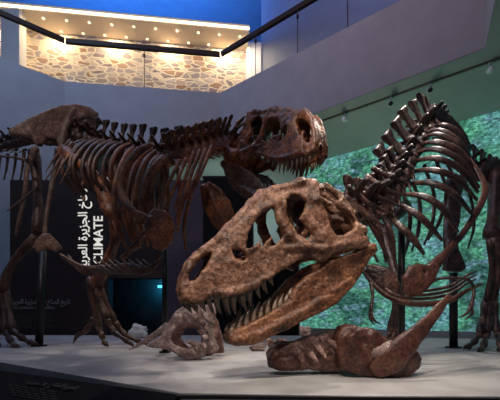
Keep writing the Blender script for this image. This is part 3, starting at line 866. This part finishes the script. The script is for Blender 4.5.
def claw(part_or_root, a, b, r, mat):
    a, b = Vector(a), Vector(b); m = a.lerp(b, .5) + Vector((0, 0, r * .6))
    v, f = tube([(a, r), (m, r * .8), (b, r * .15)], .8, n=3, sides=8)
    o = mk('claw', v, f, mat, None); o.parent = part_or_root; o.matrix_parent_inverse = part_world(part_or_root).inverted()
    return o
def toes(root, ankle, lines, r, mat):
    """each toe is one part of several phalanges, with a claw of its own"""
    for pts in lines:
        pts = [Vector(a) for a in pts]; prof = []
        for i in range(len(pts) - 1):
            a, b = pts[i], pts[i + 1]; k = 1 - i * .13
            prof += [(a.lerp(b, .08), r * 1.25 * k), (a.lerp(b, .5), r * .8 * k), (a.lerp(b, .92), r * 1.2 * k)]
        v, f = tube(prof, .9, n=3, sides=9); t = mk('toe', v, f, mat, root)
        e = pts[-1]; dr = (pts[-1] - pts[-2]).normalized(); e2 = e + dr * r * 3.4; e2.z = ZP + .01
        claw(t, e, e2, r * .85, mat)

# ================================================================== right-hand skeleton: great head in front, body going back to the right
B = empty('tyrannosaur_skeleton', (1.3, 3.6, ZP))
tag(B, 'right tyrannosaur skeleton, huge tan skull lowered in front with jaws open', 'skeleton')
skB, jwB = grow_head(B, 'tan', 'jaw', SK.M)
jwB['label'] = 'reddish brown lower jaw hanging open'
neck = [(350, 212, 2.98), (366, 216, 3.12), (382, 208, 3.28), (395, 190, 3.45), (404, 174, 3.6)]
vertebrae(B, neck, 9, V_CERV, 'dark', 1.2, 1.3, lambda t: (-.45 - .3 * t, -.35, .8))
back = [(404, 174, 3.6), (414, 154, 3.78), (425, 134, 4.0), (436, 128, 4.3), (446, 142, 4.9), (472, 172, 5.5), (505, 186, 6.2)]
bk = vertebrae(B, back, 19, V_BACK, 'dark', 1.12, 1.0, lambda t: (-.95 + .9 * t, -.35, .75))
# spine ribs on the near side
RB = [[(434, 126, 4.1), (446, 125, 3.95), (460, 133, 3.95), (468, 147, 4.05)],
      [(428, 131, 4.0), (442, 130, 3.8), (458, 140, 3.75), (470, 156, 3.85)],
      [(422, 138, 3.9), (438, 134, 3.65), (460, 145, 3.6), (476, 166, 3.7)],
      [(418, 146, 3.85), (436, 142, 3.55), (462, 153, 3.5), (479, 180, 3.6)],
      [(414, 153, 3.8), (436, 149, 3.5), (462, 162, 3.45), (479, 188, 3.55)],
      [(411, 162, 3.75), (434, 158, 3.4), (460, 169, 3.35), (478, 192, 3.45)],
      [(408, 172, 3.7), (432, 170, 3.3), (456, 178, 3.25), (477, 200, 3.35)],
      [(406, 184, 3.6), (430, 183, 3.25), (454, 194, 3.2), (472, 214, 3.3)],
      [(400, 194, 3.5), (422, 196, 3.15), (442, 208, 3.1), (458, 232, 3.2)],
      [(396, 203, 3.45), (412, 211, 3.1), (428, 224, 3.1), (442, 240, 3.2)],
      [(388, 215, 3.35), (400, 226, 3.1), (414, 240, 3.1), (424, 254, 3.2)]]
for i, r_ in enumerate(RB): rib(B, r_, .026 if i < 3 else .034, 'dark', .6)
# far side ribs, seen between the near ones
for pp in ([(436, 160, 4.4), (446, 190, 4.7), (440, 220, 4.7), (428, 240, 4.5)], [(446, 160, 4.6), (458, 190, 4.9), (458, 222, 4.9), (448, 245, 4.7)], [(424, 165, 4.2), (434, 195, 4.5), (432, 225, 4.5), (424, 245, 4.3)],
           [(414, 185, 3.9), (420, 205, 4.2), (418, 232, 4.2), (412, 250, 4.0)], [(456, 160, 4.9), (470, 195, 5.2), (474, 225, 5.2), (468, 248, 5.0)], [(404, 196, 3.7), (410, 215, 4.0), (408, 240, 4.0), (404, 256, 3.8)]):
    rib(B, pp, .026, 'dark', .5)
# cervical ribs hanging from the neck
for pp in ([(352, 216, 2.95), (362, 232, 2.95), (378, 262, 3.1)], [(362, 210, 3.0), (374, 230, 3.0), (388, 258, 3.1)], [(372, 214, 3.05), (380, 232, 3.05), (386, 262, 3.15)], [(382, 214, 3.1), (392, 236, 3.1), (396, 268, 3.2)],
           [(345, 196, 2.9), (362, 212, 2.92), (384, 226, 3.0)], [(352, 190, 2.95), (370, 204, 2.98), (392, 214, 3.1)], [(360, 184, 3.05), (376, 196, 3.05), (400, 206, 3.2)], [(366, 176, 3.1), (384, 188, 3.1), (404, 196, 3.25)],
           [(372, 168, 3.2), (388, 176, 3.2), (408, 184, 3.35)]):
    rib(B, pp, .023, 'dark', .7, name='neck_rib')
# rear plate above the ribs
plate('spine_plate', [(432, 104), (440, 108), (449, 117), (458, 126), (466, 138), (470, 150), (464, 150), (456, 138), (444, 126), (434, 120), (429, 112)], [], 448, 128, 4.35, 25, .04, 'dark', B)
# shoulder blades, coracoids and the small arms
v, f = tube(path([(469, 158, 3.6), (480, 174, 3.5), (485, 190, 3.42), (479, 208, 3.35), (463, 233, 3.25), (447, 252, 3.15), (432, 268, 3.1)], [.018, .030, .036, .034, .030, .034, .060]), .35, sides=12)
mk('shoulder_blade', v, f, 'maroon', B)
plate('coracoid', [(405, 266), (414, 263), (424, 266), (434, 261), (438, 268), (432, 280), (424, 290), (416, 297), (406, 299), (402, 290), (401, 278)], [[(418.5, 273), (420.5, 272), (421, 274), (419, 275)]], 420, 280, 3.1, 12, .022, 'maroon', B, bulge=.05)
plate('coracoid', [(366, 264), (376, 264), (388, 268), (396, 276), (400, 286), (396, 300), (390, 300), (380, 291), (370, 280), (364, 272)], [], 384, 282, 3.25, -10, .022, 'dark', B, bulge=.04)
v, f = tube(path([(358, 262, 3.3), (370, 280, 3.1), (389, 297, 3.0), (416, 304, 2.98), (448, 301, 3.05), (468, 290, 3.15), (482, 284, 3.3)], [.016, .022, .024, .026, .024, .020, .012]), .8)
mk('belly_rib', v, f, 'brown', B)
for dz, dd in ((-5, .12), (-9, .22), (-13, .35)):
    v, f = tube(path([(374 - dz * .3, 284 + dz, 3.15 + dd), (392, 298 + dz, 3.05 + dd), (416, 304 + dz, 3.03 + dd), (447, 300 + dz, 3.1 + dd), (466, 289 + dz, 3.2 + dd), (476, 284 + dz, 3.3 + dd)], [.010, .015, .016, .015, .013, .008]), .8)
    mk('belly_rib', v, f, 'dark', B)
for pts in ([(428, 284, 3.2), (438, 279, 3.12), (452, 278, 3.08), (469, 280, 3.1), (474, 292, 3.08), (471, 306, 3.02)], [(371, 282, 3.05), (372.5, 296, 3.0), (370.5, 312, 2.98)]):
    v, f = tube(path(pts, [.020] + [.013] * (len(pts) - 2) + [.018]), 1, n=5)
    arm = mk('forelimb', v, f, 'dark', B)
    e = pts[-1]
    if e[0] > 400: fin = [[e, (466, 314, 3.0), (457, 318, 2.98)], [e, (472, 314, 3.05), (464, 320, 3.05)]]
    else: fin = [[e, (374, 320, 2.97), (381, 324, 2.95)], [e, (370, 318, 3.0), (374, 325, 3.0)]]
    for q in fin:
        v, f = tube(path(q, [.016, .012, .003]), 1, n=4)
        o = mk('claw', v, f, 'dark', None); o.parent = arm; o.matrix_parent_inverse = part_world(arm).inverted()
# hips and legs
v, f = tube(path([(456, 178, 5.0), (452, 205, 5.0), (450, 235, 4.9), (453, 258, 4.8)], [.13, .10, .10, .10]), .7); pb = mk('pubis', v, f, 'dark', B)
plate('pubic_boot', [(443, 270), (446, 256), (450, 250), (457, 250), (461, 258), (465, 268), (460, 272), (450, 272)], [], 453, 262, 4.8, 5, .05, 'dark', B)
bone('femur', ([P(497, 172, 5.4), P(494, 214, 5.1), P(492, 236, 4.95)], .085), 'dark', B)
bone('tibia', ([P(493, 238, 4.95), P(497, 270, 5.0), P(490, 300, 5.1)], .062), 'dark', B)
bone('fibula', ([P(489, 240, 4.85), P(491, 270, 4.9), P(486, 300, 5.0)], .026), 'dark', B)
for a, b, c in ((486, 300, 480), (490, 300, 487), (494, 301, 497)):
    bone('metatarsal', ([P(a, b, 5.05), P(c, 333, 4.85)], .040), 'dark', B)
toes(B, None, [[P(480, 334, 4.85), P(474, 342, 4.75), P(468, 347, 4.65)], [P(487, 334, 4.85), P(484, 345, 4.6), P(480, 351, 4.45)], [P(497, 334, 4.85), P(500, 345, 4.6), P(500, 351, 4.45)]], .042, 'dark')
bone('tibia', ([P(384, 236, 5.2), P(392, 262, 5.0), P(399, 288, 4.9)], .060), 'dark', B)
bone('femur', ([P(406, 206, 5.6), P(390, 222, 5.4), P(384, 236, 5.2)], .07), 'dark', B)
for k in (-3, 1, 5): bone('metatarsal', ([P(399 + k * .4, 290, 4.9), P(393 + k, 332, 5.0)], .036), 'dark', B)
toes(B, None, [[P(391, 333, 5.0), P(384, 340, 4.9), P(378, 345, 4.8)], [P(394, 333, 5.0), P(392, 342, 4.9), P(390, 346, 4.8)], [P(398, 333, 5.0), P(402, 342, 4.9), P(404, 346, 4.8)]], .04, 'dark')
plate('ilium', [(478, 172), (484, 160), (498, 160), (520, 170), (530, 186), (500, 190), (486, 184)], [], 495, 175, 5.5, 20, .05, 'dark', B, h=.02)

# ================================================================== left-hand skeleton
A = empty('tyrannosaur_skeleton', (-1.9, 4.9, ZP))
tag(A, 'left tyrannosaur skeleton, dark brown, standing tall and roaring towards the right', 'skeleton')
A_W = Matrix.Translation(P(270.8, 145.8, 4.04)) @ Matrix.Rotation(R(128.2), 4, 'Z') @ Matrix.Rotation(R(3.7), 4, 'Y') @ Matrix.Rotation(R(2.2), 4, 'X') @ Matrix.Diagonal((.99, .99, .99, 1))
skA, jwA = grow_head(A, 'rust', 'brown', A_W, True)
# the left mouth is a little less wide open: turned about the jaw joint
hinge = Matrix.Translation((.62, 0, 0))
jwA.matrix_basis = A_W @ hinge @ Matrix.Rotation(R(-7), 4, 'Y') @ hinge.inverted()
nkA = [(230, 144, 4.55), (216, 147, 4.35), (200, 152, 4.2), (184, 156, 4.1), (172, 159, 4.15)]
vertebrae(A, nkA, 9, V_CERV, 'rust', 1.35, 1.2, (-.35, 0, .9))
bkA = [(172, 159, 4.15), (152, 158, 4.3), (130, 154, 4.55), (108, 149, 4.8), (90, 143, 5.0)]
vertebrae(A, bkA, 9, V_DORS, 'brown', 1.08, 1.0)
hpA = [(90, 140, 5.0), (60, 133, 5.2), (30, 140, 5.5), (0, 148, 5.9), (-40, 158, 6.4)]
vertebrae(A, hpA, 15, V_TAIL, 'brown', 1.1, .9)
for i in range(7):
    px = 24 - i * 8; d = 5.55 + i * .11
    v, f = tube(path([(px, 152 + i, d), (px - 1, 164 + i, d), (px - 4, 182 - i * 1.2, d + .05)], [.03, .022, .014]), .6); mk('chevron', v, f, 'pelvis', A)
for i in range(6):
    px = 26 - i * 9; d = 5.35 + i * .1
    v, f = tube(path([(px, 150, d), (px - 3, 150, d - .2), (px - 6, 152, d - .4)], [.03, .026, .018]), .5); mk('tail_rib', v, f, 'brown', A)
# hips
plate('ilium', [(8, 131), (18, 125), (30, 119), (46, 112), (60, 107), (76, 105), (90, 108), (99, 114), (97, 118), (86, 119), (74, 124), (67, 131), (69, 140), (65, 148), (60, 150), (56, 142), (48, 140), (42, 148), (36, 146), (32, 138), (22, 137), (12, 137)], [],
      55, 130, 4.95, 30, .03, 'pelvis', A, h=.014, bulge=.05, ridges=[((62, 148), (66, 128), .04), ((66, 128), (74, 112), .03), ((38, 146), (30, 130), .03)])
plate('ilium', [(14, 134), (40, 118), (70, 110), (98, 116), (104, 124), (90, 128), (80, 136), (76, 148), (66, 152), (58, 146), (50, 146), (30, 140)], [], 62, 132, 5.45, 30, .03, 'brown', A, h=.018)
v, f = tube(path([(60, 150, 5.1), (54, 175, 5.1), (48, 205, 5.05), (45, 232, 5.0), (46, 240, 5.0)], [.07, .04, .032, .032, .05]), .7); mk('pubis', v, f, 'pelvis', A)
plate('pubic_boot', [(33, 248), (36, 240), (42, 234), (50, 234), (56, 240), (63, 248), (56, 252), (46, 250), (38, 253)], [], 47, 243, 5.0, 25, .05, 'pelvis', A)
v, f = tube(path([(36, 148, 5.2), (28, 165, 5.2), (25, 190, 5.2), (20, 215, 5.25), (16, 235, 5.3)], [.06, .042, .036, .032, .022]), .7); mk('ischium', v, f, 'pelvis', A)
v, f = tube(path([(38, 186, 5.3), (24, 198, 5.2), (7, 211, 5.1)], [.016, .018, .008]), .8); mk('ischium', v, f, 'brown', A)
v, f = tube(path([(-10, 156, 5.3), (10, 157, 5.2), (26, 160, 5.15)], [.022, .018, .024]), .8); mk('tail_rib', v, f, 'pelvis', A)
# legs
bone('femur', ([P(64, 152, 4.85), P(92, 174, 4.6), P(113, 212, 4.55)], .074), 'rust', A)
bone('tibia', ([P(116, 216, 4.6), P(114, 246, 4.85), P(96, 284, 5.1)], .066), 'rust', A)
bone('fibula', ([P(121, 218, 4.55), P(116, 248, 4.8), P(98, 286, 5.05)], .026), 'brown', A)
v, f = tube(path([(104, 206, 4.5), (112, 212, 4.45), (119, 222, 4.5)], [.07, .10, .075]), .9); mk('knee_cap', v, f, 'rust', A)
bone('metatarsal', ([P(90, 286, 5.1), P(99, 327, 5.1)], .042), 'brown', A)
bone('metatarsal', ([P(95, 285, 5.1), P(107, 318, 5.0)], .044), 'brown', A)
bone('metatarsal', ([P(99, 286, 5.1), P(115, 322, 5.05)], .034), 'brown', A)
v, f = tube(path([(88, 279, 5.1), (93, 284, 5.05), (99, 281, 5.1)], [.05, .075, .05]), .9); mk('ankle_bone', v, f, 'brown', A)
toes(A, None, [[P(99, 327, 5.1), P(102, 336, 5.05), P(105, 344, 5.0)], [P(107, 319, 5.0), P(115, 333, 4.95), P(128, 342, 4.85)], [P(115, 322, 5.05), P(126, 336, 5.0), P(141, 342, 5.0)], [P(94, 318, 5.2), P(86, 331, 5.3), P(78, 335, 5.4)]], .040, 'brown')
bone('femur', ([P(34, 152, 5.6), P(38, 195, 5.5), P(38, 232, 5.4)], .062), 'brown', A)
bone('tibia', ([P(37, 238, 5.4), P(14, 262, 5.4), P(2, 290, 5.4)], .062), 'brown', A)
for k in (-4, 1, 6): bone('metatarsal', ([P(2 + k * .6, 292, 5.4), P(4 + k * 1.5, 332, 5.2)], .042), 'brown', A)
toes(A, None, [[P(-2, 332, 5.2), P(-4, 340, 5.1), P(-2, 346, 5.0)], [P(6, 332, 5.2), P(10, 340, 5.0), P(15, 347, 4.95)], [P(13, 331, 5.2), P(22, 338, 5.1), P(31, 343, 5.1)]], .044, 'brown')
# ribs: curve out from the column, back and down
for side in (-1, 1):
    for i in range(14):
        t = i / 13; bx = 88 + 82 * t; by = 139 + 17 * t - 5 * math.sin(math.pi * t); d = 5.0 - .9 * t
        o = -.28 if side < 0 else .34
        sw = 26 - 6 * t; dp = (56 if i < 8 else 80 + 30 * math.sin(math.pi * (t * .75 + .2))) * (1 if side < 0 else .94)
        jx = random.uniform(-2, 2); sx = 0 if side < 0 else 9
        pp = [(bx, by, d), (bx - sw * .55 + sx, by + dp * .10, d + o * .65), (bx - sw + jx + sx, by + dp * .38, d + o), (bx - sw * .95 + jx + sx, by + dp * .70, d + o * .9), (bx - sw * .45 + jx + sx, by + dp, d + o * .45)]
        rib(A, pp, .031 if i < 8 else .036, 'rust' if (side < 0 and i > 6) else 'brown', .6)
# pale thin sacral ribs fanned under the hip
for a, b, c in (((72, 142, 4.8), (58, 162, 4.7), (44, 182, 4.75)), ((78, 144, 4.75), (64, 162, 4.65), (52, 184, 4.7)), ((84, 146, 4.7), (72, 164, 4.6), (60, 184, 4.65)), ((70, 140, 4.85), (56, 156, 4.8), (46, 172, 4.8))):
    v, f = tube(path([a, b, c], [.022, .016, .008]), .7); mk('sacral_rib', v, f, 'pelvis', A)
# broad shoulder blades and coracoids
v, f = tube(path([(152, 144, 3.95), (138, 152, 3.9), (124, 170, 3.9), (121, 190, 3.88), (130, 208, 3.8), (146, 220, 3.75)], [.030, .050, .052, .046, .040, .060]), .35, sides=12); mk('shoulder_blade', v, f, 'rust', A)
v, f = tube(path([(166, 158, 3.85), (158, 164, 3.8), (148, 178, 3.8), (143, 196, 3.8), (141, 212, 3.8)], [.065, .052, .036, .032, .04]), .4, sides=12); mk('shoulder_blade', v, f, 'rust', A)
plate('coracoid', [(147, 214), (154, 209), (164, 211), (172, 218), (175, 230), (172, 244), (163, 252), (153, 249), (147, 240), (144, 226)], [], 160, 230, 3.7, 15, .022, 'rust', A, bulge=.06, ridges=[((150, 220), (166, 240), .02)])
plate('coracoid', [(200, 186), (210, 182), (222, 190), (231, 202), (236, 216), (233, 232), (224, 236), (212, 224), (203, 206)], [], 218, 208, 4.1, -10, .022, 'rust', A, bulge=.06, ridges=[((208, 190), (226, 226), .02)])
for a, b in (((128, 252, 3.9), (148, 230, 3.7)), ((122, 258, 4.0), (140, 244, 3.8))):
    bone('forelimb', ([P(*a), P(*b)], .022), 'rust', A)
for pp in ([(128, 158, 4.5), (116, 182, 4.6), (112, 210, 4.5), (120, 236, 4.3)], [(138, 160, 4.5), (132, 186, 4.6), (134, 214, 4.5), (142, 240, 4.2)], [(150, 162, 4.4), (150, 190, 4.5), (154, 216, 4.4), (158, 244, 4.1)],
           [(116, 156, 4.6), (104, 176, 4.7), (100, 196, 4.7), (104, 208, 4.6)], [(100, 150, 4.8), (88, 168, 4.9), (82, 186, 4.9), (84, 200, 4.8)], [(162, 160, 4.2), (166, 186, 4.2), (166, 212, 4.1), (162, 236, 3.95)]):
    rib(A, pp, .042, 'rust', .5)
# long thin neck ribs
for pp in ([(200, 150, 3.8), (190, 178, 3.75), (182, 206, 3.75), (177, 232, 3.8)], [(194, 152, 3.85), (184, 182, 3.8), (174, 210, 3.8)], [(206, 148, 3.8), (196, 176, 3.7), (186, 200, 3.7)], [(186, 158, 3.9), (176, 184, 3.8), (166, 208, 3.8)],
           [(212, 146, 3.8), (203, 168, 3.7), (194, 190, 3.7)], [(180, 160, 3.9), (170, 180, 3.85), (158, 204, 3.85)], [(205, 150, 3.9), (192, 190, 3.85), (184, 226, 3.9), (186, 250, 3.9)], [(176, 160, 4.0), (180, 190, 3.95), (176, 222, 3.9)]):
    rib(A, pp, .021, 'rust', .8, name='neck_rib')
# belly basket
for i in range(9):
    t = i / 8
    v, f = tube(path([(60 + 8 * t, 254 + 5 * math.sin(t * 3), 4.85), (82, 266 + 6 * t, 4.6), (106, 267 + 6 * t, 4.3 + .2 * t), (128, 268 + 7 * t - 3, 4.1 + .1 * t), (148, 268 + 3 * t, 4.0), (161, 256 + 6 * math.sin(i * 2.1), 3.95 + .1 * t)], [.014, .022, .026, .028, .026, .012]), .8)
    mk('belly_rib', v, f, 'pelvis' if i % 3 == 0 else 'brown', A)
for i in range(8):
    px = 100 + i * 7
    v, f = tube(path([(px - 6, 259 + i % 2, 4.3 - i * .03), (px + 1, 266, 4.15 - i * .03), (px + 9, 275 - abs(i - 4), 4.1 - i * .02)], [.010, .014, .008]), .8); mk('belly_rib', v, f, 'brown', A)

# ================================================================== steel posts
def post(px, py_top, d, r, label, lean=0):
    top = P(px, py_top, d); b = Vector((top.x + lean, top.y, ZP))
    e = empty('support_post', (b.x, b.y, ZP)); tag(e, label, 'post')
    a = np.linspace(0, 2 * math.pi, 17)[:-1]
    v = [(b.x + r * math.cos(t), b.y + r * math.sin(t), ZP + .02) for t in a] + [(top.x + r * math.cos(t), top.y + r * math.sin(t), top.z) for t in a]
    f = [(i, (i + 1) % 16, 16 + (i + 1) % 16, 16 + i) for i in range(16)] + [tuple(range(16))[::-1], tuple(range(16, 32))]
    mk('pole', v, f, 'black', e, True)
    v, f = prism([(b.x + r * 2.0 * math.cos(t), b.y + r * 2.0 * math.sin(t)) for t in a], ZP, ZP + .02); mk('foot_plate', v, f, 'black', e, False)
post(43, 251, 5.2, .055, 'black steel post under the pelvis of the left skeleton', -.06)
post(165, 235, 4.3, .036, 'black steel post under the shoulder of the left skeleton')
post(401.5, 228, 3.5, .034, 'black steel post rising through the ribs of the right skeleton beside its small arm')
post(453.5, 273, 4.95, .055, 'black steel post under the pubis of the right skeleton')

# ================================================================== fossils lying on the plinth
# pale skull with a great opening and a horn
H = empty('horned_skull', (P(190, 350, 3.6).x, 3.6, ZP)); tag(H, 'pale pinkish horned dinosaur skull with a big round opening under the snout', 'skull')
plate('skull_body', [(144, 346), (152, 341), (162, 336), (168, 322), (176, 311), (184, 306), (190, 309), (196, 304), (204, 306), (213, 303), (216, 312), (211, 322), (214, 336), (219, 348), (213, 354), (206, 352), (204, 357), (192, 359.5), (180, 356), (168, 349), (156, 347)],
      [[(171, 338), (173, 330), (180, 323), (190, 321), (199, 326), (204, 337), (201, 343), (192, 340), (184, 341), (192, 346), (182, 349), (174, 345)]],
      186, 335, 3.62, 12, .05, 'pale', H, h=.010, bulge=.06, rough=.008, ridges=[((176, 318), (168, 336), .03), ((186, 312), (206, 326), .025), ((206, 326), (210, 344), .03), ((172, 346), (196, 354), .03)])
plate('frill', [(166, 340), (172, 320), (184, 308), (202, 306), (216, 316), (222, 336), (224, 352), (206, 356), (180, 352)], [[(180, 338), (186, 328), (196, 328), (202, 336), (200, 344), (188, 346)]], 196, 334, 3.95, 12, .05, 'block', H, h=.014, rough=.01)
v, f = tube(path([(168, 326, 3.75), (152, 337, 3.8), (140, 344, 3.82), (129, 350, 3.85)], [.045, .036, .022, .005]), .9); mk('horn', v, f, 'pale', H)
for k in range(14):
    an0 = k / 14 * 2 * math.pi; cx_, cy_ = 187 + 19 * math.cos(an0), 335 + 17 * math.sin(an0); rr = random.uniform(4, 9); a2 = an0 + random.uniform(.9, 2.0)
    v, f = tube(path([(cx_, cy_, 3.56), (cx_ + rr * .5 * math.cos(a2), cy_ + rr * .5 * math.sin(a2), 3.50), (cx_ + rr * math.cos(a2), cy_ + rr * math.sin(a2), 3.55)], [.012, random.uniform(.02, .034), .010]), .7, rough=.12)
    mk('splinter', v, f, 'pale', H)
v, f = tube(path([(200, 303, 3.6), (206, 315, 3.55), (214, 324, 3.55)], [.03, .035, .02]), .9); mk('nose_horn', v, f, 'pale', H)
for a, b, c in (((186, 304, 3.6), (188, 312, 3.55), (196, 318, 3.55)), ((208, 300, 3.65), (212, 308, 3.6), (215, 320, 3.6)), ((178, 314, 3.6), (184, 318, 3.52), (190, 322, 3.52))):
    v, f = tube(path([a, b, c], [.012, .024, .010]), .7); mk('splinter', v, f, 'pale', H)

# rosy fossil block with the long blade
K = empty('carcass_fossil', (P(340, 370, 2.75).x, 2.75, ZP)); tag(K, 'brown fossil block on the plinth in front, long blade rising to the right', 'fossil')
plate('slab', [(268, 352), (272, 345), (280, 341), (292, 340), (304, 337), (318, 334), (330, 330), (342, 330), (346, 345), (346, 366), (338, 371), (322, 370), (306, 368), (290, 370), (274, 367), (268, 360)], [],
      306, 352, 2.80, 6, .10, 'block', K, bulge=.06, rough=.014, ridges=[((276, 348), (300, 344), .03), ((304, 344), (322, 362), .03), ((318, 338), (338, 360), .03)])
v, f = tube([(P(271, 361, 2.72), .055), (P(280, 362, 2.66), .068), (P(292, 362, 2.66), .064), (P(301, 362, 2.7), .05)], .8, n=5, sides=14); mk('lump', v, f, 'maroon', K)
plate('hip_plate', [(334, 336), (338, 326), (346, 325), (356, 327), (371, 330), (376, 336), (388, 342), (400, 346), (412, 350), (417, 358), (414, 368), (404, 375.5), (392, 378), (372, 377), (352, 373), (338, 368), (334, 352)], [],
      376, 355, 2.66, 4, .06, 'maroon', K, bulge=.08, rough=.012, ridges=[((346, 338), (358, 364), .045), ((364, 336), (384, 356), .05), ((352, 332), (370, 334), .03)])
v, f = tube(path([(374, 372, 2.52), (390, 360, 2.50), (404, 347, 2.50), (418, 333, 2.54), (434, 315, 2.62), (450, 295, 2.72)], [.070, .105, .088, .064, .044, .022]), .34, sides=14, n=8); mk('blade', v, f, 'maroon', K)
v, f = tube(path([(368, 362, 2.56), (378, 353, 2.50), (390, 347, 2.50), (399, 341, 2.56)], [.010, .040, .044, .014]), .5, sides=12); mk('pale_facet', v, f, 'pale', K)
for k in range(16):
    x0 = random.uniform(272, 330); y0 = random.uniform(340, 362) - (x0 - 270) * .05; L_ = random.uniform(7, 15); an = random.uniform(-.5, 1.0)
    v, f = tube(path([(x0, y0, 2.70), (x0 + L_ * .5 * math.cos(an), y0 + L_ * .5 * math.sin(an) - 1.2, 2.66), (x0 + L_ * math.cos(an), y0 + L_ * math.sin(an) * .7, 2.69)], [.012, random.uniform(.018, .032), .010]), .6, rough=.12)
    mk('splinter', v, f, 'block' if k % 3 else 'pale', K)
for a, b in (((300, 346, 2.62), (318, 362, 2.58)), ((312, 342, 2.62), (326, 358, 2.58)), ((288, 350, 2.62), (304, 354, 2.58)), ((326, 340, 2.62), (342, 352, 2.56))):
    v, f = tube(path([a, ((a[0] + b[0]) / 2, (a[1] + b[1]) / 2 - 2, a[2] - .02), b], [.012, .024, .010]), .6); mk('splinter', v, f, 'block', K)

# small loose pieces
def lump(name, label, px, py, d, sx, sy, sz, mat, seed, group=None):
    S = Sdf((-sx - .05, -sy - .05, -.02), (sx + .05, sy + .05, 2 * sz + .05), min(sx, sy, sz) / 5.5)
    r_ = random.Random(seed)
    for _ in range(9):
        a = [r_.uniform(-.6, .6) * sx, r_.uniform(-.5, .5) * sy, r_.uniform(.25, 1.5) * sz]; b = [r_.uniform(-.6, .6) * sx, r_.uniform(-.5, .5) * sy, r_.uniform(.3, 1.6) * sz]
        S.cap(a, b, min(sx, sy, sz) * r_.uniform(.18, .42), min(sx, sy, sz) * r_.uniform(.15, .4), .015)
    S.cap((-sx * .4, 0, sz * .3), (sx * .4, 0, sz * .3), min(sx, sz) * .4, None, .02)
    v, f = S.mesh(min(sx, sz) * .08, (14, 35)); v[:, 2] -= v[:, 2].min()
    p = P(px, py, d)
    o = mk(name, v, f, mat, None, world=Matrix.Translation((p.x, d, ZP)))
    tag(o, label, 'fossil', group); return o
lump('vertebra_fossil', 'pale upright vertebra standing behind the slab below the open jaw', 304, 345, 4.5, .12, .10, .20, 'pale', 3)
lump('fossil_fragment', 'small grey toothed bone fragment under the tip of the lower jaw', 258, 350, 4.5, .17, .10, .06, 'pale', 4)
lump('fossil_fragment', 'brownish bone fragment leaning on the left end of the brown fossil block', 277, 343, 3.5, .15, .09, .125, 'block', 5)
lump('rock_specimen', 'whitish crystal rock cluster in the dark doorway at the back', 139, 335, 7.2, .26, .2, .17, 'white', 8)
